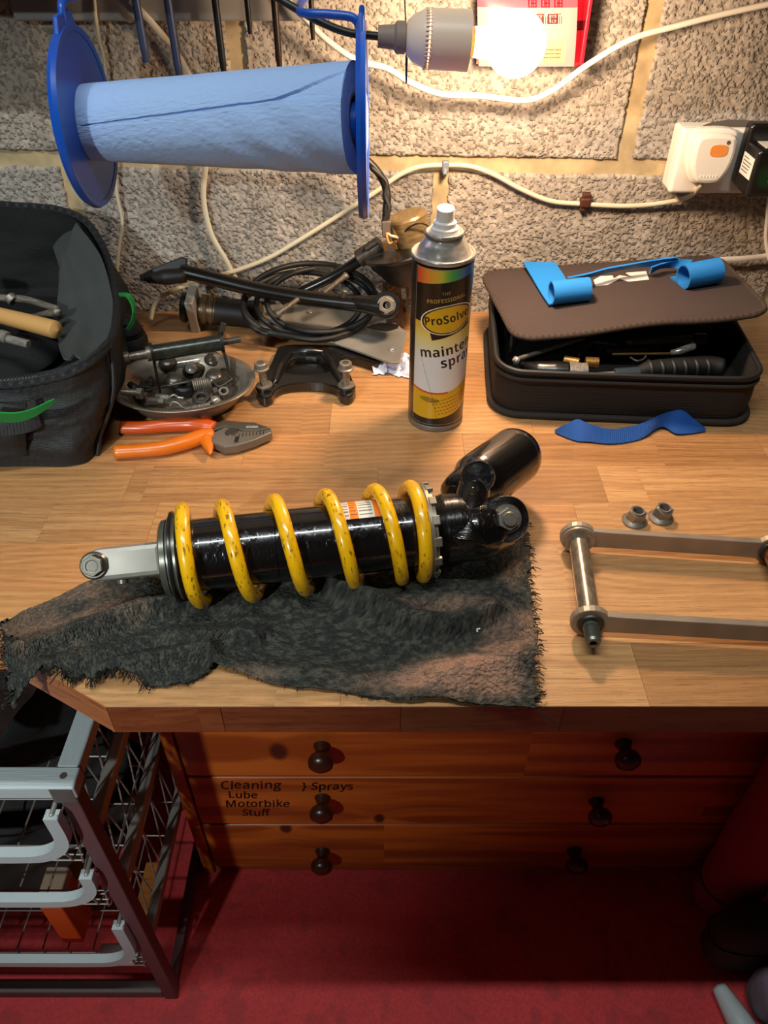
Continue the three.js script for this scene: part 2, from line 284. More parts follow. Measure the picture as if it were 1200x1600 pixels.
// ---------------------------------------------------------------- workbench top
const bench = thing('worktop', 'oak block-patterned worktop with a stepped front edge, littered with tools', 'worktop', V(0, W - .032, .3));
const XL = -1.3, XR = 1.2, ZB = .004, ZL = .573, ZF = .631;
part(bench, 'core', slab([[XL, ZB], [XR, ZB], [XR, ZF - .001], [-.2, ZF - .001], [-.303, ZL - .001], [XL, ZL - .001]], W - .032, .0305, 0), coreMat);
function stave(poly, m) {
  const y0 = W - .0018, y1 = W, g = new THREE.BufferGeometry(), pos = [], uv = [], ix = [], n = poly.length, cx = rr(0, 1), cy = rr(0, 1);
  const U = (x, z) => [x / .4 + cx, z / .12 + cy];
  poly.forEach(([x, z]) => { pos.push(x, y1, z); uv.push(...U(x, z)); }); for (let i = 1; i < n - 1; i++) ix.push(0, i, i + 1);
  for (let i = 0; i < n; i++) { const a = poly[i], b = poly[(i + 1) % n], k = pos.length / 3; pos.push(a[0], y1, a[1], b[0], y1, b[1], b[0], y0, b[1], a[0], y0, a[1]); for (const q of [a, b, b, a]) uv.push(...U(q[0], q[1])); ix.push(k, k + 2, k + 1, k, k + 3, k + 2); }
  g.setAttribute('position', new THREE.Float32BufferAttribute(pos, 3)); g.setAttribute('uv', new THREE.Float32BufferAttribute(uv, 2)); g.setIndex(ix);
  const h = g.toNonIndexed(); h.computeVertexNormals(); part(bench, 'stave', prep(h), m);
}
{
  const NR = 10, RHt = (ZL - ZB) / NR, gp = .00012;
  for (let r = 0; r <= NR; r++) {
    const z0 = r < NR ? ZB + r * RHt : ZL, z1 = r < NR ? z0 + RHt : ZF; let x = XL - rr(0, .2); const lim = r < NR ? XL : -.303;
    if (r === NR) x = lim;
    while (x < XR) {
      const far = Math.abs(x) > .8, L = far ? rr(.3, .4) : rr(.17, .31), a = Math.max(x, lim) + gp, b = Math.min(x + L, XR) - gp; x += L; if (b - a < .01) continue;
      let poly = [[a, z0 + gp], [a, z1 - gp], [b, z1 - gp], [b, z0 + gp]].reverse();
      if (r === NR && a < -.2) {                  // cut by the slanted step of the front edge
        const zAt = (q) => ZL + (ZF - ZL) * clamp((q + .303) / .103); const bb = Math.max(b, -.199);
        poly = [[a, z0 + gp], [a, Math.max(z0 + .0005, zAt(a))], [-.2, z1 - gp], [bb, z1 - gp], [bb, z0 + gp]].reverse(); x = bb + gp;
      }
      stave(poly, STAVE[Math.floor(rnd() * STAVE.length)]);
    }
  }
  // laminated front edge, wood print with its lit left and shaded right coloured in
  const edge = (x0, x1, m) => part(bench, 'edge_strip', boxUV(rbox(x1 - x0 - .0003, .0318, .0012, .0004, V((x0 + x1) / 2, W - .0164, ZF - .0004)), .3, rnd(), rnd()), m);
  edge(-.2, -.118, edgeRedLit); edge(-.118, .012, woodMat(woodTex, [.36, .19, .135])); edge(.012, .13, edgeGreyShaded); edge(.13, .29, woodMat(woodTex, [.26, .2, .16])); edge(.29, XR, edgeGreyShaded);
  const a = V(-.2, W - .0164, ZF), b = V(-.303, W - .0164, ZL), d = b.clone().sub(a);
  part(bench, 'edge_strip', boxUV(prep(new RoundedBoxGeometry(.0012, d.length(), .0318, 2, .0004)).applyMatrix4(frame(a.clone().lerp(b, .5), d, V(d.z, 0, -d.x))), .3), woodMat(woodTex, [.75, .5, .36]));
  part(bench, 'edge_strip', boxUV(rbox(-.303 - XL, .0318, .0012, .0004, V((XL - .303) / 2, W - .0164, ZL - .0004)), .3), woodMat(woodTex, [.8, .62, .48]));
}
// ---------------------------------------------------------------- pine chest of drawers under the bench
{
  const x0 = -.316, x1 = .62, z1 = .345, z0 = .02, top = W - .0325;
  const t = thing('chest_of_drawers', 'orange varnished pine chest of drawers standing under the worktop', 'chest of drawers', V((x0 + x1) / 2, 0, (z0 + z1) / 2));
  for (const x of [x0 + .009, x1 - .009]) part(t, 'side_panel', boxUV(rbox(.018, top - .001, z1 - z0, .002, V(x, (top) / 2, (z0 + z1) / 2)), .8), pineEdge);
  part(t, 'back_panel', boxUV(rbox(x1 - x0 - .04, top - .02, .006, .001, V((x0 + x1) / 2, top / 2, z0 + .004)), .8), pineEdge);
  part(t, 'plinth', boxUV(rbox(x1 - x0 - .037, .022, .016, .002, V((x0 + x1) / 2, .0115, z1 - .014)), .8), pineEdge);
  part(t, 'top_panel', boxUV(rbox(x1 - x0 - .037, .016, z1 - z0 - .004, .002, V((x0 + x1) / 2, top - .009, (z0 + z1) / 2)), .8), pineEdge);
  const ys = [.023, .172, .316, .455, .65, .85];
  for (let i = 0; i < 5; i++) {
    const a = ys[i] + .002, b = ys[i + 1] - .002, w = x1 - x0 - .041, cx = (x0 + x1) / 2;
    const d = part(t, 'drawer', boxUV(rbox(w, b - a, .02, .004, V(cx, (a + b) / 2, z1 - .0105)), .8, i * .37, i * .61), pine);
    for (const kq of [0, 1]) { const K = [[[504, 1330], [897, 1329]], [[504, 1247], [932, 1252]], [[503, 1166], [974, 1162]]][Math.min(i, 2)][kq], k3 = atZ(K[0], K[1], z1), kx = k3.x;
      const ky = i < 3 ? k3.y : (a + b) / 2;
      part(d, 'knob', latheAt(V(kx, ky, z1 - .001), V(0, 0, 1), [[.013, 0], [.012, .003], [.0085, .010], [.010, .016], [.0165, .020], [.0185, .026], [.017, .033], [.010, .038], [0, .040]], 28), knobMat);
    }
    if (i === 1) {
      const tx = new THREE.CanvasTexture((() => { const c = document.createElement('canvas'); c.width = 1024; c.height = 400; const g = c.getContext('2d'); g.fillStyle = '#000'; g.fillRect(0, 0, 1024, 400); g.fillStyle = '#fff'; g.strokeStyle = '#fff'; g.lineWidth = 3;
        const wr = (s, x, y, z, k = 0) => { let X = x; for (const ch of s) { g.save(); g.translate(X, y + Math.sin(X * .09) * 3); g.rotate(-.04 + Math.sin(X * .3) * .05); g.transform(1.12, 0, -.18 + k, 1, 0, 0); g.font = z + 'px sans-serif'; g.fillText(ch, 0, 0); g.strokeText(ch, 0, 0); X += g.measureText(ch).width * 1.14; g.restore(); } };
        wr('Cleaning', 20, 95, 100); wr('} Sprays', 610, 105, 92); wr('Lube', 60, 185, 88); wr('Motorbike', 20, 275, 92); wr('Stuff', 130, 365, 88); return c; })());
      const p0 = atZ(335, 1214, z1), p1 = atZ(562, 1277, z1);
      const g = new THREE.PlaneGeometry(p1.x - p0.x, (p0.y - p1.y)); g.translate((p0.x + p1.x) / 2, (p0.y + p1.y) / 2 - .006, z1 - .0003);
      part(d, 'handwriting', prep(g), mat({ color: 0x120703, roughness: .5, alphaMap: tx, transparent: true, side: THREE.FrontSide }), 'black marker handwriting listing the drawer contents');
    }
  }
}
// ---------------------------------------------------------------- shelf above, batten, bracket
{
  const t = thing('shelf', 'grey painted shelf board across the top of the picture above the lamp', 'shelf', V(0, 1.261, .06));
  part(t, 'board', boxUV(rbox(2.6, .018, .08, .002, V(-.05, 1.270, .041)), .4), shelfMat);
  part(t, 'batten', boxUV(rbox(.30, .028, .018, .003, V(-.235, 1.2465, .0105)), .4), mat({ color: 0x8f8c86, roughness: .6 }), 'pale grey wall batten');
  const b = part(t, 'bracket', M(rbox(.022, .15, .004, .001, V(-.338, 1.184, .0045)), rbox(.022, .003, .07, .001, V(-.338, 1.2592, .038)), cyl(V(-.352, 1.168, .012), V(-.300, 1.166, .016), .0045)), mat({ color: 0x1a1613, roughness: .5, metalness: .4 }), 'black steel shelf bracket');
  part(b, 'screw', cyl(V(-.338, 1.20, .003), V(-.338, 1.20, .009), .005, .0035, 12), dullSteel);
}
// screwdriver shafts hanging down through the shelf
{
  const sd = [[215, 0, 229, 97, .062, .0042, 0x3f4a66], [272, 0, 281, 124, .066, .0042, 0x39405a], [337, 0, 350, 116, .066, .0036, 0x1b1a1c], [388.5, 0, 391, 53, .06, .0028, 0x141212], [436, 0, 437, 108, .066, .0034, 0x2a1c16], [487, 0, 489, 62, .06, .0026, 0x1c1512]];
  const who = ['blue-tinted screwdriver shaft hanging nearest the blue disc', 'long blue-grey screwdriver shaft, second from the blue disc, dropping behind the paper roll', 'black screwdriver shaft, third from the blue disc, its tip above the roll', 'shortest thin black screwdriver shaft hanging between two long ones', 'long rusty brown screwdriver shaft dropping towards the roll, fifth from the blue disc', 'thin short dark screwdriver shaft hanging closest to the lamp'];
  sd.forEach(([a, b, c, d, z, r, col], i) => {
    const tip = atZ(c, d, z), topP = V(tip.x, 1.281, z), m = mat({ color: col, roughness: .45, metalness: .5 });
    const t = thing('screwdriver', who[i], 'screwdriver', V(tip.x, tip.y, z), 'screwdrivers hanging through the shelf');
    part(t, 'shaft', flatLatheAt(tip, V(0, 1, 0), [[0, 0], [r * .75, 0], [r, .012], [r, topP.y - tip.y], [0, topP.y - tip.y]], 12), m);
    part(t, 'handle', latheAt(topP, V(0, 1, 0), [[0, 0], [.008, .0], [.011, .012], [.010, .03], [.0135, .05], [.0135, .085], [.009, .1], [0, .102]], 16), mat({ color: [0x2255aa, 0xaa2a1c, 0x1a1a1a, 0xc9a21a, 0x6b2a1a, 0x333333][i], roughness: .4 }));
  });
}
// ---------------------------------------------------------------- blue paper roll and its holder
{
  const L = atD(143, 192, .745), R = atD(556, 186, .685), ax = R.clone().sub(L), len = ax.length(); ax.normalize();
  const rl = .0335, rR = .0455;
  const t = thing('paper_roll', 'pale blue workshop paper roll hanging in a blue plastic holder', 'paper roll', L.clone().lerp(R, .5));
  const m = frame(L, ax, V(0, 1, 0));
  const prof = (u, th) => { let r = lerp(rl, rR, u); r += .0010 * fbm(u * 6, Math.cos(th) * 2 + 9, 3, 4) - .0006; const w = sm(.35, .8, u); r += w * .0007 * Math.sin(u * 30 + th * 5 + 4 * fbm(u * 3, th, 2, 8)) * sm(1.2, 2.4, th) * (1 - sm(3.2, 4.4, th)); return r; };
  const tearAt = (u) => Math.min(.60, .10 + .50 * Math.pow(clamp(u / .8), .85)) + .012 * (fbm(u * 60, 3, 3, 2) - .5);   // torn edge winding up the face
  const body = grid(520, 150, (u, v) => {
    // angle 0 = towards the camera, positive upwards; samples crowd around the torn edge
    const q = u * 2 - 1, e = tearAt(v), a = e + Math.PI * (.25 * q + .75 * q * q * q); let r = prof(v, a + Math.PI);
    const wd = .030 + .016 * (fbm(v * 34, 7, 2, 3) - .5) + .55 * Math.pow(clamp((v - .78) / .22), 1.2), d = a - e;
    r -= (.0030 - .0012 * clamp((v - .78) / .22)) * sm(-.002, .006, d) * sm(wd + .012, wd - .002, d) * sm(.025, .06, v);
    return V(r * Math.sin(a), v * len, -r * Math.cos(a)).applyMatrix4(m);
  }, true);
  part(t, 'paper', body, bluePaper);
  part(t, 'core', flatLatheAt(L, ax, [[.019, .0003], [.0215, .0003], [.0215, len - .0003], [.019, len - .0003], [.019, .0003]], 28), mat({ color: 0x9a7a58, roughness: .9 }), 'brown cardboard core');
  for (const [q, r] of [[.0004, rl], [len - .0004, rR]]) part(t, 'roll_end', flatLatheAt(L.clone().addScaledVector(ax, q), ax, [[.0215, 0], [r - .0008, 0]], 40), bluePaper);
  const h = thing('roll_holder', 'bright blue plastic holder with two round end plates fixed under the shelf', 'paper holder', V(L.x * .5 + R.x * .5, 1.262, .2));
  const plate = (c, dir, armX) => {
    const nrm = V(dir, 0, -.0).normalize();
    const out = []; const rr0 = .079;
    for (let i = 0; i <= 40; i++) { const a = Math.PI / 2 + .34 + (Math.PI * 2 - .68) * i / 40; out.push([rr0 * Math.cos(a), rr0 * Math.sin(a)]); }
    const top = 1.262 - c.y; out.push([.020, rr0 + .008], [.017, top - .004], [-.017, top - .004], [-.020, rr0 + .008]);
    const mm = new THREE.Matrix4().makeBasis(V(0, 0, -1), V(0, 1, 0), V(1, 0, 0)).setPosition(c);
    return M(extr(out, .005, mm, .002), flatLatheAt(c.clone().add(V(.0025, 0, 0)), V(1, 0, 0), [[rr0 - .006, -.0005], [rr0 - .001, -.004], [rr0 + .001, 0], [rr0 - .001, .004], [rr0 - .006, .003]], 64));
  };
  const cl = L.clone().addScaledVector(ax, -.008), cr = R.clone().addScaledVector(ax, .004);
  cl.y += .003; cr.y += -.004;
  part(h, 'end_plate', plate(cl), bluePl); part(h, 'end_plate', plate(cr), bluePl);
  part(h, 'spindle', cyl(cl, cr, .0175, .0175, 24), bluePl);
  for (const [c, s] of [[cl, 1], [cr, -1]]) part(h, 'mounting_arm', tube(s > 0 ? [V(c.x + .0025, 1.250, c.z), V(c.x + .0025, 1.262, c.z - .004), V(c.x + .0025, 1.2645, c.z - .014), V(c.x + .0025, 1.263, .084)] : [V(c.x + .0025, 1.250, c.z), V(c.x + .0025 + s * .005, 1.2615, c.z), V(c.x + s * .02, 1.2645, c.z - .002), V(c.x + s * .045, 1.2645, c.z - .01), V(c.x + s * .052, 1.2635, c.z - .04), V(c.x + s * .052, 1.263, .084)], .0036, 10, 60), bluePl);
}
// ---------------------------------------------------------------- cables on the wall
const cord = (name, label, pts, r, m, group) => { const w = pts.map(([a, b, z]) => atZ(a, b, z)); const t = thing(name, label, 'cable', w[0].clone(), group); part(t, 'sheath', tube(w, r, 8, pts.length * 10), m); return t; };
const flatCord = (name, label, pts, hw, m) => { const w = pts.map(([a, b, z]) => atZ(a, b, z)), A = [], B = []; w.forEach((p, i) => { const d = (w[i + 1] ?? p).clone().sub(w[i - 1] ?? p); const n = V(-d.y, d.x, 0).normalize(); A.push(p.clone().addScaledVector(n, hw)); B.push(p.clone().addScaledVector(n, -hw)); }); const t = thing(name, label, 'cable', w[0].clone()); part(t, 'sheath', ribbon(A, B, .0028, pts.length * 10, 4, (p, u, v) => { p.z += .0012 * Math.sin(Math.PI * v); return p; }), m); return t; };
cord('power_cable', 'bright white cable drooping in a wide V just below the lit bulb', [[446, -3, .03], [470, 22, .035], [510, 62, .04], [560, 95, .042], [605, 107, .042], [640, 128, .042], [685, 146, .042], [750, 150, .042], [828, 156, .042], [865, 140, .042], [920, 100, .04], [990, 60, .035], [1060, 40, .03], [1130, 22, .025], [1230, 0, .02]], .0031, whiteCord);
cord('power_cable', 'cream cable from the white plug through both wall clips down to the bench', [[1096, 289, .045], [1075, 308, .02], [1030, 318, .010], [980, 322, .008], [912, 319, .007], [860, 314, .007], [815, 296, .008], [770, 272, .008], [735, 260, .007], [696, 258, .006], [655, 261, .008], [625, 273, .010], [590, 298, .012], [540, 330, .012], [470, 374, .012], [420, 403, .012], [365, 424, .016], [300, 442, .025], [255, 463, .035], [240, 480, .045], [236, 497, .05]], .0030, creamCord);
flatCord('flat_cable', 'flat cream cable running diagonally behind the hanging screwdrivers and down past the roll', [[203, 0, .0235], [225, 22, .023], [262, 65, .014], [297, 120, .012], [316, 190, .012], [321, 255, .011], [318, 310, .011], [330, 365, .012], [352, 405, .014], [372, 440, .017], [392, 462, .02]], .0033, creamCord);
cord('thin_cable', 'thin cream cable hanging down the wall behind the blue disc and the black bag', [[147, -2, .0225], [150, 30, .0225], [155, 60, .014], [163, 90, .012], [166, 140, .012], [172, 200, .010], [180, 265, .010], [183, 305, .010], [191, 345, .010], [186, 390, .010], [182, 440, .010], [183, 480, .012]], .0020, creamCord);
flatCord('flat_cable', 'short flat white cable at the right edge above the blue-strapped case', [[1125, 406, .012], [1165, 404, .014], [1200, 400, .014], [1260, 394, .014]], .0038, whiteCord);
cord('thin_cable', 'white cable dropping down the wall at the right edge below the black adapter', [[1203, 300, .012], [1199, 340, .012], [1197, 375, .012], [1202, 405, .018]], .0026, whiteCord);
{
  let p = atZ(696, 261, .008); let t = thing('cable_clip', 'small grey clip holding the cream cable on the mortar', 'clip', p);
  part(t, 'clip', M(rbox(.008, .014, .008, .002, p.clone().add(V(0, .0, -.001))), cyl(p.clone().add(V(0, -.003, .002)), p.clone().add(V(-.001, -.007, .007)), .003, .0022)), mat({ color: 0x7d8288, roughness: .45 }));
  p = atZ(914, 316, .008); t = thing('cable_clip', 'rusty brown clip holding the cream cable below the lamp', 'clip', p);
  part(t, 'clip', M(rbox(.013, .012, .010, .003, p.clone()), rbox(.010, .006, .009, .002, p.clone().add(V(.001, .008, -.001))), rbox(.007, .006, .008, .002, p.clone().add(V(-.002, -.008, -.001)))), mat({ color: 0x4a2413, roughness: .6 }));
}
// ---------------------------------------------------------------- lamp
{
  const z = .19, hl = atZ(652, 60, z), hr = atZ(733, 66, z), bc = atZ(806, 69, z), ax = V(1, -.045, 0).normalize(), r = .0225;
  const t = thing('lamp_holder', 'cream bayonet lamp holder lying sideways with the lit bulb in it', 'lamp holder', hl.clone());
  const L = hr.clone().sub(hl).dot(ax);
  part(t, 'shell', latheAt(hl, ax, [[.0095, -.010], [.0125, -.009], [.0175, -.004], [.0212, .004], [.0225, .009]], 40), creamPl);
  part(t, 'skirt', flatLatheAt(hl, ax, [[.0222, .010], [r + .0003, .0105], [r + .0006, L * .5], [r + .0008, L], [.0205, L], [.0205, L * .5]], 40), creamPl);
  const kn = []; for (let i = 0; i < 44; i++) { const a = i / 44 * 6.2832, m = frame(hl, ax); kn.push(rbox(.0011, .006, .0011, .0004).translate(.0226, .009, 0).applyMatrix4(new THREE.Matrix4().makeRotationY(a)).applyMatrix4(m)); }
  part(t, 'knurled_ring', M(kn), creamPl);
  part(t, 'cord_grip', flatLatheAt(hl, ax, [[.0, -.034], [.0085, -.034], [.0095, -.020], [.0125, -.018], [.0125, -.0105], [.0095, -.0095]], 24), mat({ color: 0x8d7a6c, roughness: .6 }), 'grey-brown cord grip');
  const fr = frame(hl, ax); for (const [q, a] of [[.013, .25], [.030, .05]]) part(t, 'screw', cyl(V(0, q, 0).add(V(.0218 * Math.sin(a), 0, 0)).applyMatrix4(fr), V(.0234 * Math.sin(a), q, 0).applyMatrix4(fr), .0012, .0012, 8), grimeBlack);
  const e = hl.clone().addScaledVector(ax, -.033);
  const k = thing('electric_cable', 'grey-black cord feeding the cream lamp holder from the left', 'cable', e.clone());
  part(k, 'sheath', tube([e, e.clone().add(V(-.03, .004, .002)), e.clone().add(V(-.075, .022, -.004)), e.clone().add(V(-.115, .045, -.02)), e.clone().add(V(-.13, .08, -.025))], .0033, 8, 40), blackCord);
  const wv = atZ(636, 45, z + .001), w = thing('hanging_wire', 'thin black wire hook hanging from the shelf around the lamp holder neck', 'wire', V(wv.x, 1.261, wv.z));
  part(w, 'wire', tube([V(wv.x, 1.2705, .0815), V(wv.x, 1.260, .092), V(wv.x, 1.252, .13), V(wv.x, 1.245, wv.z - .016), V(wv.x, 1.23, wv.z - .0135), V(wv.x, 1.214, wv.z - .009), V(wv.x, 1.2105, wv.z), V(wv.x, 1.214, wv.z + .010), V(wv.x, 1.232, wv.z + .0135)], .0007, 6, 50), blackCord);
  // bulb
  const b = thing('light_bulb', 'glowing warm light bulb pointing right in front of a red packet', 'light bulb', bc.clone());
  const d0 = bc.clone().sub(hr).dot(ax), R = .0260, glass = [];
  for (let i = 0; i <= 26; i++) { const a = i / 26 * (Math.PI - .52); glass.push([R * Math.sin(a), R * Math.cos(a)]); }
  glass.push([.0125, -.0295], [.0115, -d0 + .004]);
  const em = mat({ color: 0xfff2e0, emissive: new THREE.Color(1, .80, .55), emissiveIntensity: BULB.glow, roughness: .4 });
  part(b, 'glass', latheAt(bc, ax, glass, 40), em);
  part(b, 'cap', cyl(bc.clone().addScaledVector(ax, -d0 - .012), bc.clone().addScaledVector(ax, -d0 + .006), .0112, .0112, 24), brass);
  const pl = new THREE.PointLight(new THREE.Color(...BULB.color), BULB.intensity, 0, 2); pl.position.set(0, 0, 0); pl.castShadow = true; pl.shadow.radius = 1.3; b.add(pl);
}
{
  // red blister packet hanging behind the bulb
  const z = .035, c0 = atZ(750, 0, z), c1 = atZ(908, 103, z), w = c1.x - c0.x, h = 1.2605 - c1.y, cx = (c0.x + c1.x) / 2, cy = (1.2605 + c1.y) / 2;
  const t = thing('plastic_packet', 'red and clear plastic packet hanging behind the glowing bulb', 'packet', V(cx, c1.y, z));
  const tx = ctex(768, 700, (g, X, Y) => {
    g.fillStyle = '#d09a96'; g.fillRect(0, 0, X, Y); g.fillStyle = '#b8283e'; g.fillRect(0, 0, X, 70); g.fillStyle = '#bd5766'; g.fillRect(0, 70, X, 70);
    g.fillStyle = '#bf9f96'; g.fillRect(150, 150, 470, 500); g.fillStyle = '#8a4a50'; for (let i = 0; i < 30; i++) g.fillRect(170 + i * 14, 215, 6, 70);
    g.fillStyle = '#c9b98a'; g.fillRect(210, 430, 400, 230);
    const seg = (x, y, s, col) => { g.strokeStyle = col; g.lineWidth = 9; g.strokeRect(x, y, s, s * 1.25); g.beginPath(); g.moveTo(x + s * .25, y + s * .62); g.lineTo(x + s, y + s * .62); g.stroke(); g.lineWidth = 6; g.strokeRect(x + s * .38, y + s * .2, s * .3, s * .25); g.strokeRect(x + s * .38, y + s * .8, s * .3, s * .25); };
    seg(385, 200, 62, '#5a201c'); seg(485, 200, 62, '#4d0510'); for (const x of [350, 440, 530]) seg(x, 70, 50, '#7d0a1c');
    g.fillStyle = '#a0402c'; g.font = 'bold 20px sans-serif'; for (const x of [300, 410, 525]) for (let i = 0; i < 4; i++) g.fillRect(x + i * 13, 190, 9, 14); g.fillStyle = '#7a3a28'; for (let r = 0; r < 3; r++) for (let i = 0; i < 17; i++) g.fillRect(400 + i * 11, 520 + r * 38, 7, 12 + (i * 7 % 9));
    g.fillStyle = '#8c0f1e'; g.fillRect(690, 70, 78, 630); g.fillStyle = '#3a040c'; g.fillRect(690, 260, 78, 90);
  });
  const pm = pmat({ map: tx, roughness: .25, transmission: .25, thickness: 0 });
  const g = sheet(20, 20, (u, v) => V(cx + (u - .5) * w + (v - .5) * w * -.06, 1.2605 - (1 - v) * h, z + .009 * Math.pow(Math.sin(Math.PI * u), .5) * Math.pow(Math.sin(Math.PI * clamp(v, .02, .98)), .5)), .0006);
  part(t, 'printed_front', g, pm);
  part(t, 'back_card', rbox(w * .98, h - .002, .0012, .0004, V(cx, cy, z - .004)), mat({ color: 0x8f6a5c, roughness: .8 }));
  part(t, 'edge_fold', rbox(.004, h - .004, .010, .001, V(cx + w / 2 - .001, cy, z)), mat({ color: 0xc2162c, roughness: .35 }));
}
// ---------------------------------------------------------------- socket, plug, adapter
{
  const a = atZ(1072, 200, .036), b = atZ(1064, 268, .036); const y1 = a.y - .002, y0 = 1.064, x0 = a.x - .002;
  const t = thing('wall_socket', 'white surface-mounted double socket on the concrete wall at the right edge', 'socket', V(x0 + .07, (y0 + y1) / 2, 0));
  part(t, 'back_box', rbox(.15, y1 - y0, .024, .004, V(x0 + .075, (y0 + y1) / 2, .0125)), whitePl);
  part(t, 'face_plate', rbox(.152, y1 - y0 + .002, .012, .005, V(x0 + .075, (y0 + y1) / 2, .030)), whitePl);
  const br = atZ(1140, 201, .03); const k = thing('metal_strip', 'thin grey metal strip lying on top of the white socket', 'bracket', V(br.x, y1, .03));
  part(k, 'strip', extr([[-.03, 0], [.024, 0], [.026, .006], [.0, .0075], [-.02, .004]], .0018, new THREE.Matrix4().makeRotationX(-.9).setPosition(br.x, y1 + .0018, .028), .0004), dullSteel);
  // plug
  const p = atZ(1113, 250, .058), q = thing('plug', 'white mains plug with an orange sticker in the wall socket', 'plug', V(p.x, p.y, .037));
  const pw = .024, ph = .027; const D = [[-pw * .82, ph], [pw * .82, ph], [pw, ph * .82], [pw, -ph * .25], [pw * .62, -ph * .92], [pw * .3, -ph], [-pw * .3, -ph], [-pw * .62, -ph * .92], [-pw, -ph * .25], [-pw, ph * .82]];
  part(q, 'body', M(extr(smoothPoly(D.map(([x, y]) => [x * 1.04, y * 1.04]), 60), .012, new THREE.Matrix4().setPosition(p.x, p.y, .037), .002), extr(smoothPoly(D.map(([x, y]) => [x * .9, y * .92]), 60), .012, new THREE.Matrix4().setPosition(p.x, p.y, .048), .004)), whitePl);
  part(q, 'sticker', extr(smoothPoly([[-.0085, -.0045], [.0085, -.0045], [.0085, .0045], [-.0085, .0045]], 30), .0006, new THREE.Matrix4().setPosition(p.x + .004, p.y + .010, .0598), .0001), mat({ color: 0xe08a3c, roughness: .6 }), 'orange oval sticker');
  part(q, 'raised_lettering', M([...Array(6)].map((_, i) => rbox(.0018, .003, .0008, .0003, V(p.x - .0085 + i * .0034, p.y - .017, .0600)))), whitePl);
  part(q, 'screw', M(cyl(V(p.x + .012, p.y + .0185, .059), V(p.x + .012, p.y + .0185, .0604), .0022, .0022, 12), cyl(V(p.x + .0175, p.y + .018, .055), V(p.x + .0175, p.y + .018, .059), .0022, .0022, 12)), dullSteel);
  // adapter
  const c = atZ(1188, 268, .075), ad = thing('power_adapter', 'black plug-in charger with a white label and green light', 'adapter', V(c.x, c.y, .037));
  part(ad, 'body', M(rbox(.050, .066, .018, .005, V(c.x + .010, c.y + .010, .0455)), rbox(.050, .050, .042, .005, V(c.x + .012, c.y, .066))), satinBlack);
  const lab = (w, h, x, y, z, ry) => { const g = rbox(w, h, .0006, .0002); g.rotateY(ry); return g.translate(x, y, z); };
  part(ad, 'label', lab(.030, .022, c.x - .0134, c.y + .004, .068, Math.PI / 2), mat({ map: ctex(128, 96, (g, X, Y) => { g.fillStyle = '#d8d4ca'; g.fillRect(0, 0, X, Y); g.fillStyle = '#555'; for (let i = 0; i < 5; i++) g.fillRect(12, 14 + i * 15, 60 + (i * 37 % 44), 5); }), roughness: .6 }), 'white rating label');
  part(ad, 'label', rbox(.034, .0006, .026, .0002, V(c.x + .014, c.y + .0253, .066)), mat({ color: 0xcfcabd, roughness: .6 }), 'pale label on the top face');
  const gl = V(c.x + .010, c.y - .006, .0885);
  part(ad, 'light', latheAt(gl.clone().add(V(0, 0, -.002)), V(0, 0, 1), [[.004, 0], [.004, .001], [.003, .0025], [0, .003]], 16), mat({ color: 0x2fd070, emissive: new THREE.Color(.05, .9, .3), emissiveIntensity: .7 }), 'green indicator light');
  const gp = new THREE.PointLight(0x20ff60, .0003, .3); gp.position.set(gl.x - c.x, gl.y - c.y, .0925 - .037); ad.add(gp);
}
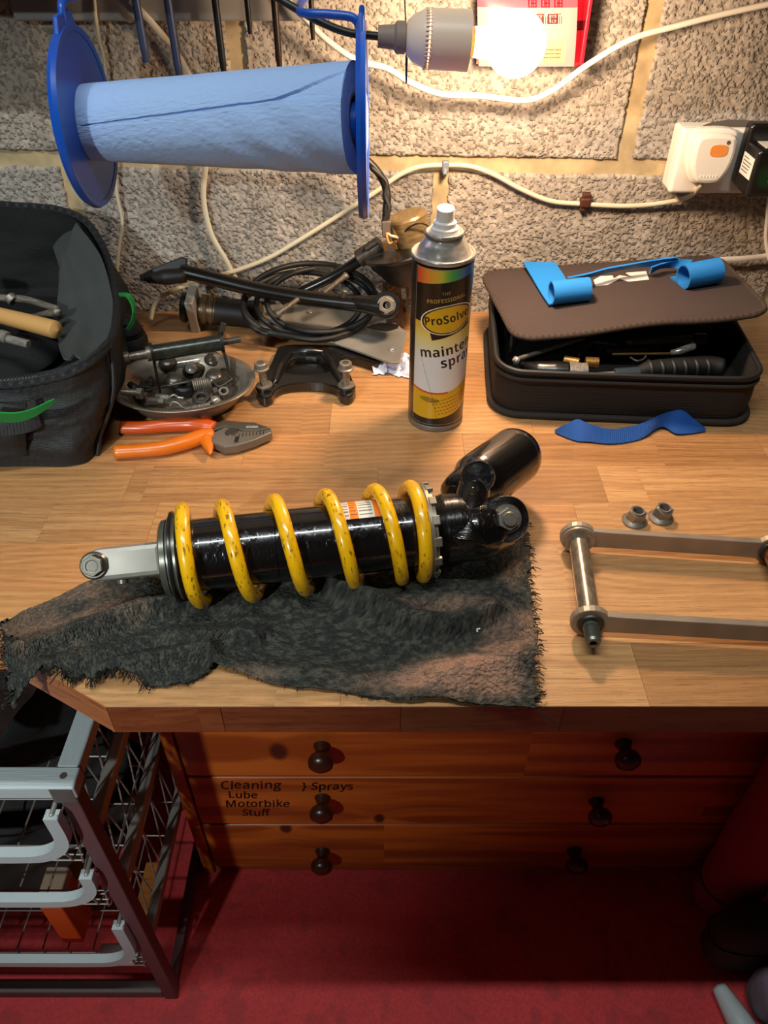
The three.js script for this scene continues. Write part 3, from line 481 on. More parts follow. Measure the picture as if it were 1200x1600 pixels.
// ---------------------------------------------------------------- spray can
{
  const p = V(.0555, W + .0003, .258), r = .0294;
  const t = thing('spray_can', 'tall yellow, white and black maintenance spray can without its cap', 'spray can', p.clone());
  part(t, 'base', flatLatheAt(p, V(0, 1, 0), [[0, .003], [.024, .002], [.027, 0], [.0293, .0005], [.0297, .003], [.0292, .006], [.0285, .0068]], 48), steel);
  part(t, 'body', flatLatheAt(p, V(0, 1, 0), [[.0287, .006], [r - .0002, .0085], [r - .0002, .178], [.0287, .1805]], 64), satinBlack);
  part(t, 'shoulder', latheAt(p, V(0, 1, 0), [[.0287, .180], [.0301, .1808], [.0306, .1825], [.0303, .1843], [.0290, .1848], [.0278, .1838], [.0268, .183], [.0258, .1838], [.0240, .187], [.0222, .191], [.0196, .1945], [.0178, .197], [.0170, .1985], [.0172, .2000], [.0178, .2014], [.0174, .2032], [.0160, .2036], [.0150, .2025], [.013, .2020], [0, .202]], 64), chrome);
  part(t, 'neck_groove', flatLatheAt(p, V(0, 1, 0), [[.0176, .1996], [.01795, .2000], [.0176, .2004]], 48), grimeBlack);
  const wh = mat({ color: 0xcfc6ba, roughness: .55 });
  part(t, 'valve_collar', flatLatheAt(p, V(0, 1, 0), [[.0135, .201], [.0130, .2065], [.0115, .2075], [.0108, .2078], [.0104, .2115], [.0090, .2125], [0, .2125]], 40), wh);
  const nz = flatLathe([[.0082, .211], [.0078, .2235], [.0070, .2240], [.0062, .2232], [0, .2230]], 32); { const q = nz.attributes.position; for (let i = 0; i < q.count; i++) if (q.getY(i) > .216) q.setY(i, q.getY(i) + q.getZ(i) * -.18); } nz.translate(p.x, p.y, p.z);
  part(t, 'nozzle', nz, wh);
  const CW = 1536, CH = 1420;
  const tx = ctex(CW, CH, (g) => {
    g.fillStyle = '#1b1512'; g.fillRect(0, 0, CW, CH);
    const x0 = 520, x1 = 1260;
    g.save(); g.beginPath(); g.rect(x0, 0, x1 - x0, CH); g.clip();
    let q = g.createLinearGradient(x0, 0, 1130, 0); [['0', '#d8452a'], ['.2', '#e2892c'], ['.38', '#b9b23a'], ['.52', '#3f9a4a'], ['.7', '#2a6fae'], ['1', '#2d3a8c']].forEach(([k, c]) => q.addColorStop(+k, c));
    g.fillStyle = q; g.beginPath(); g.moveTo(x0 + 10, 0); g.lineTo(x1, 0); g.lineTo(x1, 30); g.quadraticCurveTo(850, 95, x0 + 10, 135); g.fill();
    // yellow to white field under a slanted black top
    q = g.createLinearGradient(0, 420, 0, 760); q.addColorStop(0, '#d9a91c'); q.addColorStop(.55, '#e3cf86'); q.addColorStop(1, '#dcdad6');
    g.fillStyle = q; g.beginPath(); g.moveTo(x0, 455); g.lineTo(800, 440); g.lineTo(1040, 330); g.lineTo(1110, 180); g.lineTo(x1, 120); g.lineTo(x1, CH); g.lineTo(x0, CH); g.fill();
    g.fillStyle = '#d7a51a'; g.beginPath(); g.moveTo(x0, 1075); g.quadraticCurveTo(760, 1135, 1000, 1040); g.quadraticCurveTo(1120, 990, x1, 900); g.lineTo(x1, CH); g.lineTo(x0, CH); g.fill();
    g.strokeStyle = '#c63a22'; g.lineWidth = 16; g.beginPath(); g.moveTo(x0, 1068); g.quadraticCurveTo(700, 1112, 850, 1090); g.stroke();
    g.fillStyle = '#1d1511'; g.beginPath(); g.moveTo(x0, 1345); g.quadraticCurveTo(760, 1380, 1000, 1290); g.quadraticCurveTo(1120, 1240, x1, 1180); g.lineTo(x1, CH); g.lineTo(x0, CH); g.fill();
    g.restore();
    const txt = (s, x, y, f, c, rot = -.15, al = 'left') => { g.save(); g.translate(x, y); g.rotate(rot); g.font = f; g.fillStyle = c; g.textAlign = al; g.fillText(s, 0, 0); g.restore(); };
    txt('THE', 790, 205, 'bold 38px sans-serif', '#8a6f34', -.12, 'center'); txt('PROFESSIONAL', 800, 262, 'bold 46px sans-serif', '#a5843a', -.14, 'center'); txt('SOLUTION', 810, 318, 'bold 38px sans-serif', '#6d5628', -.14, 'center');
    // dark flag and the oval badge
    g.fillStyle = '#1d1511'; g.beginPath(); g.moveTo(655, 470); g.lineTo(1040, 370); g.lineTo(1040, 500); g.lineTo(690, 600); g.fill();
    g.save(); g.translate(822, 415); g.rotate(-.16); g.scale(1, .52); for (const [rad, c] of [[242, '#f2ead2'], [230, '#171310'], [212, '#d3a31b']]) { g.fillStyle = c; g.beginPath(); g.arc(0, 0, rad, 0, 7); g.fill(); } g.restore();
    txt('ProSolve', 822, 442, 'bold 98px sans-serif', '#171310', -.16, 'center');
    txt('maintenance', 590, 770, 'bold 122px sans-serif', '#181310', -.16); txt('spray', 775, 850, 'bold 128px sans-serif', '#181310', -.16);
    g.fillStyle = 'rgba(70,45,10,.55)'; for (let r = 0; r < 5; r++) for (let i = 0; i < 11 - r; i++) g.fillRect(700 + r * 18 + i * 30, 1172 + r * 32 - i * 5, 20, 10);
    g.fillStyle = 'rgba(60,40,10,.4)'; g.beginPath(); g.ellipse(690, 1165, 90, 26, .1, 0, 7); g.fill();
    g.strokeStyle = 'rgba(40,30,20,.6)'; g.lineWidth = 3; g.beginPath(); g.moveTo(600, 760); g.lineTo(720, 1150); g.lineTo(760, 1345); g.stroke();
    g.strokeStyle = '#8a8378'; g.lineWidth = 5; g.strokeRect(x0, 4, x1 - x0, CH - 8);
  });
  part(t, 'label', prep(new THREE.CylinderGeometry(r, r, .169, 96, 1, true, -Math.PI, Math.PI * 2)).translate(p.x, p.y + .0935, p.z), pmat({ map: tx, roughness: .32, clearcoat: .3, clearcoatRoughness: .2 }), 'printed label in rainbow, black, yellow and white');
}
// ---------------------------------------------------------------- rag
const edgeOver = (x, z) => { if (x < -.303) return z - ZL; if (x < -.2) { const a = V(-.303, 0, ZL), d = V(.103, 0, ZF - ZL).normalize(); return (z - ZL) * d.x - (x - a.x) * d.z; } return z - ZF; };
const polyDist = (pl, x, y) => { let b = 1e9; for (let i = 0; i < pl.length - 1; i++) { const [ax, ay] = pl[i], [bx, by] = pl[i + 1]; const t = clamp(((x - ax) * (bx - ax) + (y - ay) * (by - ay)) / ((bx - ax) ** 2 + (by - ay) ** 2)); const px = ax + t * (bx - ax), py = ay + t * (by - ay); const d = Math.hypot(x - px, y - py) * (Math.sign((bx - ax) * (y - ay) - (by - ay) * (x - ax)) || 1); if (Math.abs(d) < Math.abs(b)) b = d; } return b; };
const lineAt = (pl, f) => { const n = pl.length - 1, q = clamp(f) * n, i = Math.min(n - 1, Math.floor(q)); return [lerp(pl[i][0], pl[i + 1][0], q - i), lerp(pl[i][1], pl[i + 1][1], q - i)]; };
{
  const top = [[5, 974], [35, 955], [75, 938], [140, 906], [200, 893], [270, 880], [360, 868], [460, 858], [560, 848], [650, 830], [720, 815], [790, 808], [823, 818]];
  const bot = [[12, 1088], [45, 1068], [78, 1056], [130, 1052], [175, 1052], [235, 1072], [295, 1068], [335, 1043], [420, 1068], [540, 1083], [640, 1092], [740, 1100], [838, 1106]];
  const ridges = [[[[5, 1042], [120, 1000], [230, 962], [330, 940]], .011, 22, 9], [[[20, 1072], [110, 1040], [260, 1005], [400, 1000]], .007, 20, 9], [[[440, 915], [500, 922], [560, 952], [620, 978], [700, 988], [760, 975]], .013, 20, 9], [[[560, 965], [690, 938], [770, 958], [838, 1000]], .007, 34, 14], [[[690, 1062], [780, 1040], [838, 1020]], .007, 26, 30], [[[165, 1052], [230, 1040], [330, 1022]], .009, 14, 14], [[[200, 905], [330, 945], [460, 930]], .006, 22, 18], [[[340, 1040], [430, 1048], [560, 1062]], .004, 14, 14]];
  const hp = (X, Y) => { let h = .0045; for (const [pl, a, w1, w2] of ridges) { const d = polyDist(pl, X, Y); const w = d > 0 ? w2 : w1; h += a * 1.5 * Math.exp(-d * d / (w * w)); } h += .0025 * (fbm(X / 70, Y / 50, 3, 5) - .5) * 2; 
    // pressed flat under the shock
    const under = sm(60, 20, Math.abs(Y - (868 - (X - 300) * .107)) - 25) * sm(230, 270, X) * sm(840, 800, X); h = lerp(h, .0042, clamp(under)); return Math.max(.003, h); };
  const NX = 300, NY = 130;
  const fnr = (u, v) => {
    const a = lineAt(top, u), b = lineAt(bot, u); let X = lerp(a[0], b[0], v), Y = lerp(a[1], b[1], v);
    const k = u * 40, fray = (fbm(v * 26, 3, 3, 2) - .5) * 14; if (u < .06) X += fray * (1 - u / .06) + 26 * Math.exp(-((v - .42) ** 2) / .02) * (1 - u / .06); if (u > .96) X += fray * (u - .96) / .04;
    const fy = (fbm(k, 9, 3, 6) - .5) * (u > .15 && u < .42 ? 22 : 6); if (v > .9) Y += fy * (v - .9) / .1;
    const p = atY(X, Y, W + .004), e = edgeOver(p.x, p.z), h = hp(X, Y); let y = W + h + .0006 * (fbm(X / 3, Y / 3, 2, 8) - .5) * 2;
    if (e > 0) y -= e < .012 ? .9 * e * e / .024 : .0054 * .85 + .42 * (e - .012); if (e > -.004 && e < .02) y += .0015;
    return V(p.x, y, p.z);
  };
  const ragTex = dtex(1024, 512, (u, v) => {
    const a = lineAt(top, u), b = lineAt(bot, u), X = lerp(a[0], b[0], v), Y = lerp(a[1], b[1], v);
    const n = fbm(u * 130, v * 50, 3, 11), f = fbm(u * 12, v * 5, 4, 14), f2 = vn(u * 420, v * 170, 5);
    let c = mix3([.14, .148, .135], [.33, .325, .28], sm(.3, .8, n) * .75 + .2 * (f2 - .5));
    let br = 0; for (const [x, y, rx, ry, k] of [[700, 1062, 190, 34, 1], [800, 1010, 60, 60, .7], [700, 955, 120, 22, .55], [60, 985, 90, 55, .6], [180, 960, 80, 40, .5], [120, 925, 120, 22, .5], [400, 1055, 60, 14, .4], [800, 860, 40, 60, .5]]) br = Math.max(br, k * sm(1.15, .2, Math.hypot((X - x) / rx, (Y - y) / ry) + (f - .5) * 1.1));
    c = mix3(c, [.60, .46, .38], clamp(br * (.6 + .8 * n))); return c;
  });
  const tb = dtex(1024, 512, (u, v) => fbm(u * 260, v * 105, 2, 44), false);
  const t = thing('rag', 'oily black terry rag with frayed edges spread under the yellow spring shock', 'rag', V(-.1, W, .55));
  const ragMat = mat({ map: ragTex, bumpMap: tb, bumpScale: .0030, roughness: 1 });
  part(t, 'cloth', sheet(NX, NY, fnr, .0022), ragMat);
  // loose threads along the torn edges
  const th = []; const fray = (u, v, L, dir) => { const p = fnr(u, v), q = p.clone().addScaledVector(dir, L * .5).add(V(rr(-.2, .2) * L, .001, rr(-.2, .2) * L)), s = p.clone().addScaledVector(dir, L).add(V(rr(-.5, .5) * L, -.001, rr(-.4, .4) * L)); th.push(new THREE.TubeGeometry(new THREE.CatmullRomCurve3([p, q, s]), 5, rr(.0002, .0005), 3)); };
  for (let i = 0; i < 120; i++) fray(0, rnd(), rr(.003, .008), V(-1, 0, rr(-.4, .6)));
  for (let i = 0; i < 150; i++) fray(1, rnd(), rr(.002, .007), V(1, 0, rr(-.4, .4)));
  for (let i = 0; i < 170; i++) fray(rr(.16, .42), 1, rr(.003, .009), V(rr(-.4, .4), 0, 1));
  for (let i = 0; i < 60; i++) fray(rr(.42, 1), 1, rr(.001, .003), V(rr(-.4, .4), 0, 1));
  const tg = tube([fnr(1, .99), fnr(1, .99).add(V(.006, -.006, .004)), fnr(1, .99).add(V(.012, -.012, .004)), fnr(1, .99).add(V(.019, -.017, .004))], .0005, 4); th.push(tg);
  part(t, 'loose_threads', M(th), ragMat).userData.kind = 'stuff';
  const w1 = fnr(.905, .62); part(t, 'white_fleck', M(rbox(.003, .0008, .0015, .0003, w1.clone().add(V(0, .0003, 0))), rbox(.0012, .0008, .003, .0003, w1.clone().add(V(-.001, .0003, .002)))), mat({ color: 0xd8d4cc, roughness: .8 }), 'white fleck');
}
// ---------------------------------------------------------------- shock absorber with yellow spring
{
  const AY = W + .0475, A = atY(300, 868, AY), B = atY(655, 830, AY), e = B.clone().sub(A).normalize();
  const s = UP.clone().addScaledVector(e, -UP.dot(e)).normalize(), f = e.clone().cross(s).normalize(); // f towards the camera
  const P = (t, a = 0, b = 0) => A.clone().addScaledVector(e, t).addScaledVector(s, a).addScaledVector(f, b);
  const tOf = (px, a = 0, b = 0) => { let lo = -.25, hi = .4; for (let i = 0; i < 40; i++) { const m = (lo + hi) / 2; if (pxOf(P(m, a, b))[0] < px) lo = m; else hi = m; } return lo; };
  const along = (pr, seg = 48) => flatLatheAt(A, e, pr, seg);
  const t = thing('shock_absorber', 'motorbike rear shock absorber with a yellow coil spring lying on the black rag', 'shock absorber', P(.08));
  const R = .0368, wr = .0057;
  // spring
  const kn = [[-.5, 282, 0], [0, 287, R], [1, 314, -R], [2, 348, R], [3, 397, -R], [4, 429, R], [5, 479, -R], [6, 509, R], [7, 556, -R], [8, 586, R], [9, 628, -R], [10, 642, R], [11, 660, -R], [11.6, 664, 0]];
  const kt = kn.map(([q, px, a]) => [q, tOf(px, a)]);
  const tAt = (q) => { let i = 0; while (i < kt.length - 2 && kt[i + 1][0] < q) i++; const f0 = (q - kt[i][0]) / (kt[i + 1][0] - kt[i][0]); return lerp(kt[i][1], kt[i + 1][1], f0); };
  const tS = (q) => (tAt(q - .25) + 2 * tAt(q) + tAt(q + .25)) / 4;
  const hel = []; for (let i = 0; i <= 260; i++) { const q = -.45 + 12 * i / 260, a = q * Math.PI; hel.push(P(tS(q), R * Math.cos(a), R * Math.sin(a))); }
  part(t, 'spring', tube(hel, wr, 14, 640), springMat, 'yellow coil spring, chipped and oily');
  const T = (px) => tOf(px);
  const t0 = T(262), t1 = T(288), tm = T(433), t2 = T(664), t3 = T(686);
  part(t, 'body_tube', along([[0, t1 - .004], [.0284, t1 - .004], [.0286, tm - .0006], [.0280, tm - .0006], [.0280, tm + .0006], [.0290, tm + .0006], [.0290, t2], [0, t2]]), gloss);
  part(t, 'spring_seat', along([[0, t0 - .003], [.0275, t0 - .003], [.0300, t0 - .0015], [.0304, t0 + .0022], [.0288, t0 + .0026], [.0316, t0 + .0034], [.0322, t0 + .0062], [.0300, t0 + .0068], [.0334, t0 + .0076], [.0338, t0 + .0105], [.0300, t0 + .0112], [0, t0 + .0112]]), metal(0x8d938c, .3));
  part(t, 'retaining_ring', along([[.0300, t1 - .0080], [.0345, t1 - .0078], [.0362, t1 - .0070], [.0362, t1 - .0055], [.0300, t1 - .0050]]), satinBlack);
  // sticker
  const lab = ctex(512, 200, (g, X, Y) => { g.fillStyle = '#e2ded4'; g.fillRect(0, 0, X, Y); g.fillStyle = '#e8842a'; g.fillRect(70, 0, 90, Y); g.fillRect(330, 0, 70, Y); g.fillStyle = '#3a352e'; for (let r = 0; r < 9; r++) { for (const [x, n] of [[8, 5], [172, 13], [410, 8]]) for (let i = 0; i < n; i++) g.fillRect(x + i * 11, 16 + r * 20, 8, 6 + (i * 5 + r * 3) % 5); } g.fillStyle = '#7a3f10'; for (let r = 0; r < 8; r++) g.fillRect(78, 20 + r * 22, 74 - (r * 13) % 30, 5); });
  const l0 = tOf(531, .03), l1 = tOf(604, .03); part(t, 'sticker', sheet(24, 16, (u, v) => { const a = lerp(.25, -1.0, v); return P(lerp(l0, l1, u), .0294 * Math.cos(a), .0294 * -Math.sin(a)); }, .0003), mat({ map: lab, roughness: .35 }), 'white and orange warning sticker');
  // adjuster ring, castellated
  const ringM = metal(0xb5b0a2, .4); part(t, 'preload_ring', along([[.026, t2 - .0035], [.0375, t2 - .003], [.0385, t2 - .001], [.0385, t2 + .0015], [.036, t2 + .002], [.036, t2 + .0045], [.026, t2 + .005]]), ringM);
  const ringP = t.children[t.children.length - 1]; for (let i = 0; i < 14; i++) { const a = i / 14 * 6.2832, c = P(t2 + .0032, .0372 * Math.cos(a), .0372 * Math.sin(a)), n = P(0, Math.cos(a), Math.sin(a)).sub(P(0)); part(ringP, 'lug', obox(.0062, .0036, .0075, .0008, c, n, e), ringM); }
  const thr = []; for (let i = 0; i < 8; i++) { const q = t2 + .0055 + i * .0017; thr.push([.0268, q], [.0276, q + .0008]); } part(t, 'threaded_collar', along([[0, t2 + .005], ...thr, [.0262, t3 + .004], [0, t3 + .004]]), satinBlack);
  // head casting
  const eyeC = atY(787, 811, AY + .010), hd = (px, py, y) => atY(px, py, AY + y);
  part(t, 'head', M(along([[0, t3], [.0262, t3], [.0285, t3 + .003], [.0285, t3 + .014], [.0262, t3 + .022], [.021, t3 + .028], [0, t3 + .030]]),
    vtube([P(t3 + .014, -.004, 0), P(t3 + .028, -.004, .004), P(t3 + .045, -.006, .004), P(t3 + .058, -.010, .002)], [.024, .025, .021, .012], 24, 40),
    vtube([P(t3 + .012, .006, .010), P(t3 + .034, .004, .010), eyeC.clone().addScaledVector(f, -.004)], [.016, .015, .0145], 20, 30)), gloss, 'gloss black top casting');
  const eyeA = FW.clone().multiplyScalar(-1).addScaledVector(e, .12).normalize();
  part(t, 'eyelet', flatLatheAt(eyeC.clone().addScaledVector(eyeA, -.012), eyeA, [[0, 0], [.0175, 0], [.0190, .0015], [.0190, .020], [.0178, .022], [.0125, .022], [.012, .0205], [0, .0205]], 44), gloss);
  const eye = t.children[t.children.length - 1];
  const ec = eyeC.clone().addScaledVector(eyeA, .0088);
  part(t, 'mounting_bolt', M(flatLatheAt(ec, eyeA, [[0, 0], [.0118, 0], [.0122, .0006], [.0116, .0016], [0, .0018]], 36), hexNut(ec.clone().addScaledVector(eyeA, .0018), eyeA, .0093, .0062, 0), flatLatheAt(ec.clone().addScaledVector(eyeA, .008), eyeA, [[0, .003], [.0052, .003], [.0058, .0022], [.0058, 0]], 24), obox(.009, .0006, .0012, .0002, ec.clone().addScaledVector(eyeA, .0113), eyeA)), steel, 'steel bolt and washer through the upper eyelet');
  // arm with round cap that carries the reservoir
  const cap = atY(745, 746, AY + .030), a0 = P(t3 + .016, -.014, .012), capA = FW.clone().multiplyScalar(-1);
  part(t, 'reservoir_arm', M(vtube([a0, a0.clone().lerp(cap, .45).addScaledVector(capA, .001), cap.clone().addScaledVector(capA, -.0070)], [.0215, .0150, .0130], 24, 34), flatLatheAt(cap.clone().addScaledVector(capA, -.012), capA, [[0, 0], [.0132, 0], [.0140, .001], [.0140, .0205], [.0128, .0222], [.0108, .0216], [0, .0216]], 36)), gloss);
  part(t, 'cap_marks', M([0, 1, 2].map((i) => obox(.0045, .0008, .0012, .0002, cap.clone().addScaledVector(capA, .0097).add(V(-.003 + i * .003, 0, -.001 - .0005 * i)), capA, V(.3, .5, -1)))), steel);
  // reservoir bottle
  const r0 = atY(724, 772, W + .052), r1 = atY(801, 714, W + .050), rd = r1.clone().sub(r0), rl = rd.length(); rd.normalize(); const rR = .0262, cpr = []; 
  for (let i = 0; i <= 14; i++) { const a = i / 14 * Math.PI / 2; cpr.push([rR * Math.cos(a), rl + rR * .95 * Math.sin(a)]); }
  part(t, 'reservoir', latheAt(r0, rd, [[0, -.014], [.012, -.013], [.0185, -.008], [.0205, 0], [.0215, .010], [.0235, .016], [.0255, .020], [rR, .028], ...cpr], 48), gloss, 'gloss black gas reservoir with a domed end');
  // lower clevis
  const tl = T(138), tr = T(258), h = .0125, sh = [], cx = tl + h; sh.push([tr, -h], [tr, h], [cx + .004, h]); for (let i = 0; i <= 14; i++) { const a = Math.PI / 2 + Math.PI * i / 14; sh.push([cx + (h) * Math.cos(a) * .9, h * Math.sin(a)]); } sh.push([cx + .004, -h]);
  const shC = sh.filter((q, i) => i === 0 || Math.hypot(q[0] - sh[i - 1][0], q[1] - sh[i - 1][1]) > 1e-4).reverse();
  part(t, 'clevis', extr(shC, .030, new THREE.Matrix4().makeBasis(e, s, e.clone().cross(s)).setPosition(P(0, .001, -.013)), .004), alu, 'grey aluminium clevis end');
  const bc = P(T(156), .001, .0162);
  part(t, 'clevis_bolt', M(flatLatheAt(bc, f, [[0, 0], [.0104, 0], [.0107, .0008], [.0092, .003], [0, .003]], 36), hexNut(bc.clone().addScaledVector(f, .0028), f, .0082, .0056, .0042), flatLatheAt(bc.clone().addScaledVector(f, .003), f, [[0, .0048], [.0042, .0048]], 20)), metal(0x86837c, .3), 'dark flanged nut on the clevis');
  part(t, 'clevis_pin', cyl(P(T(190), -.0155, .002), P(T(190), -.0125, .002), .004, .004, 14), steel);
}
// ---------------------------------------------------------------- link frame
{
  const hy = W + .0158, pb = atY(903, 838, hy), pf = atY(922, 970, hy), b2 = atY(1207, 858, hy), f2 = atY(1262, 990, hy);
  const t = thing('suspension_linkage', 'pair of flat steel link arms joined by a round steel shaft, lying on the right', 'linkage', V((pb.x + b2.x) / 2, W, (pb.z + pf.z) / 2));
  const bar = (a, b) => {   // dog-bone plate standing on edge between a and b
    const L = Math.hypot(b.x - a.x, b.z - a.z), ang = Math.atan2(b.z - a.z, b.x - a.x), r = .0152, hh = .0088, pts = [];
    for (let i = 0; i <= 18; i++) { const q = .66 + (6.2832 - 1.32) * i / 18; pts.push([r * Math.cos(q), r * Math.sin(q)]); } pts.push([.024, -hh], [L - .024, -hh]);
    for (let i = 0; i <= 18; i++) { const q = Math.PI + .66 + (6.2832 - 1.32) * i / 18; pts.push([L + r * Math.cos(q), r * Math.sin(q)]); } pts.push([L - .024, hh], [.024, hh]);
    return extr(pts, .0062, new THREE.Matrix4().makeRotationY(-ang).setPosition(a.x, hy, a.z - .0031), .0009);
  };
  const ax = pf.clone().sub(pb).normalize(), ax2 = f2.clone().sub(b2).normalize();
  part(t, 'link_plate', bar(pb, b2), bronzeLink); part(t, 'link_plate', bar(pf, f2), bronzeLink);
  part(t, 'shaft', cyl(pb, pf, .0082, .0082, 32, .0006), metal(0xc9bba6, .26));
  part(t, 'washer', cyl(pb.clone().addScaledVector(ax, .0034), pb.clone().addScaledVector(ax, .006), .0145, .0145, 36, .0006), bronzeLink); part(t, 'washer', cyl(pf.clone().addScaledVector(ax, -.006), pf.clone().addScaledVector(ax, -.0034), .0120, .0120, 36, .0006), bronzeLink);
  part(t, 'washer', cyl(pf.clone().addScaledVector(ax, .0033), pf.clone().addScaledVector(ax, .0055), .0105, .0100, 36, .0005), darkSteel);
  const th = [[0, .005], [.0064, .005], [.0064, .008]]; for (let i = 0; i < 9; i++) th.push([.0052, .0085 + i * .0014], [.0060, .0092 + i * .0014]); th.push([.0050, .0225], [.0030, .0228], [.0026, .019], [0, .019]);
  part(t, 'threaded_stud', flatLatheAt(pf, ax, th, 24), metal(0x9aa096, .35), 'dark threaded stud on the front of the shaft');
  part(t, 'bushing', cyl(b2.clone().addScaledVector(ax2, .004), f2.clone().addScaledVector(ax2, -.004), .0088, .0088, 28, .0006), metal(0xb0774a, .4));
  part(t, 'washer', cyl(b2.clone().addScaledVector(ax2, .0034), b2.clone().addScaledVector(ax2, .006), .0125, .0125, 30, .0006), darkSteel);
}
for (const [a, b, l] of [[991, 806, 'left of the two flanged nuts lying above the link arms'], [1032, 801, 'right of the two flanged nuts lying above the link arms']]) {
  const p = atY(a, b + 8, W + .0003); const t = thing('flange_nut', l, 'nut', p.clone(), 'loose flanged nuts');
  part(t, 'flange', flatLatheAt(p, V(0, 1, 0), [[.0048, 0], [.0112, 0], [.0115, .0012], [.0105, .0022], [.0082, .0042], [.0048, .0042]], 36), steel);
  part(t, 'hexagon', hexNut(p.clone().add(V(0, .0036, 0)), V(.15, 1, .1), .0088, .0082, .0050), metal(0xd2cec6, .28));
  part(t, 'threaded_insert', flatLatheAt(p, V(.05, 1, .05), [[.0050, .004], [.0050, .0135], [.0062, .0137], [.0062, .0118]], 24), chrome);
}
// ---------------------------------------------------------------- pliers
{
  const t = thing('pliers', 'combination pliers with orange insulated handles lying in front of the dish', 'pliers', atY(300, 685, W));
  const y = W + .0085, q = (a, b, dy = 0) => atY(a, b, y + dy);
  part(t, 'handle', vtube([q(182, 706), q(215, 704), q(255, 700), q(290, 691), q(318, 682), q(332, 680)], [.0076, .0072, .0078, .0084, .0086, .0075], 18, 50, .92), orangePl);
  part(t, 'handle', vtube([q(191, 668), q(225, 668), q(265, 664), q(300, 663), q(322, 666), q(334, 668)], [.0072, .0070, .0080, .0082, .0082, .0072], 18, 50, .92), orangePl.clone());
  t.children[1].material.color.set(0xcf4f10);
  part(t, 'finger_guard', vtube([q(322, 686), q(326, 697), q(329, 709)], [.0072, .0055, .0016], 14, 20, .9), orangePl); part(t, 'finger_guard', vtube([q(320, 668), q(321, 659), q(324, 649)], [.0078, .0070, .0050], 14, 20, .9), t.children[1].material);
  const jaw = (pl) => slab(pxz(pl, W + .011), W + .0028, .0095, .0014);
  part(t, 'jaw', jaw([[330, 691], [334, 677], [352, 668], [378, 675], [404, 675], [424, 671], [425, 677], [398, 689], [372, 697], [350, 700]]), dullSteel);
  part(t, 'jaw', jaw([[333, 674], [336, 662], [350, 658], [380, 660], [398, 661], [416, 667], [423, 670], [403, 674], [378, 673], [352, 667]]), metal(0x7b756c, .48));
  const pv = atY(362, 676, W + .012); part(t, 'pivot', cyl(V(pv.x, W + .0115, pv.z), V(pv.x, W + .0134, pv.z), .0072, .0066, 28, .0005), darkSteel);
  const ins = q(394, 667, .004); part(t, 'bright_insert', rbox(.013, .0016, .0032, .0004, ins), chrome);
  const ct = q(370, 687, .0037); part(t, 'wire_cutter', rbox(.004, .0016, .010, .0004, ct), grimeBlack);
  const tk = [0, 1, 2, 3, 4, 5, 6, 7].map((i) => rbox(.0008, .0012, .006, .0002, q(374 + i * 5.4, 680 - i * .6, .0037))); part(t, 'teeth', M(tk), grimeBlack);
}
// ---------------------------------------------------------------- black caliper bracket with two bolts
{
  const y = W + .0125, t = thing('mounting_bracket', 'black cast mounting bracket with two bolts standing in its feet', 'bracket', atY(478, 590, W));
  const out = [[401, 602], [403, 617], [413, 622], [424, 618], [430, 608], [446, 601], [478, 598], [508, 600], [526, 606], [532, 616], [543, 619], [552, 614], [553, 600], [549, 588], [541, 574], [532, 562], [545, 556], [590, 566], [600, 556], [560, 546], [515, 540], [438, 540], [430, 552], [422, 570], [410, 588]];
  const hole = [[446, 580], [452, 566], [462, 559], [496, 559], [508, 566], [516, 578], [500, 583], [480, 585], [460, 584]];
  part(t, 'casting', slab(smoothPoly(pxz(out, y), 120), W + .0003, .0125, .002, [smoothPoly(pxz(hole, y), 40).reverse()]), satinBlack);
  part(t, 'web', slab(smoothPoly(pxz([[440, 584], [450, 564], [512, 563], [522, 582], [480, 589]], y), 50), W + .0005, .005, .001), satinBlack);
  part(t, 'rib', M(vtube([atY(428, 600, y), atY(440, 570, y + .003), atY(455, 548, y)], [.004, .0045, .004], 10, 20), vtube([atY(535, 600, y), atY(522, 574, y + .003), atY(505, 550, y)], [.004, .0045, .004], 10, 20), vtube([atY(455, 551, y), atY(480, 549, y + .003), atY(508, 551, y)], [.004, .0055, .004], 10, 20)), satinBlack);
  for (const [a, b, tilt] of [[413, 602, -.06], [541, 602, .0]]) {
    const p = atY(a, b, W + .016), d = V(tilt, 1, -.02).normalize();
    part(t, 'boss', flatLatheAt(V(p.x, W + .0004, p.z), V(0, 1, 0), [[0, 0], [.0098, 0], [.0102, .001], [.0102, .0142], [.0094, .0152], [0, .0152]], 32), satinBlack);
    const bo = part(t, 'bolt', M(flatLatheAt(V(p.x, W + .0157, p.z), d, [[0, 0], [.0092, 0], [.0095, .0005], [.0092, .0016], [0, .0017]], 32), cyl(V(p.x, W + .017, p.z), V(p.x, W + .017, p.z).addScaledVector(d, .020), .0042, .0042, 18), flatLatheAt(V(p.x, W + .017, p.z).addScaledVector(d, .019), d, [[.004, 0], [.0088, .0005], [.0088, .0018], [.0072, .0028], [.0070, .0075], [.0062, .0085], [.0038, .0085], [.0036, .005], [0, .005]], 30)), steel, 'bright bolt standing in the bracket foot');
  }
}
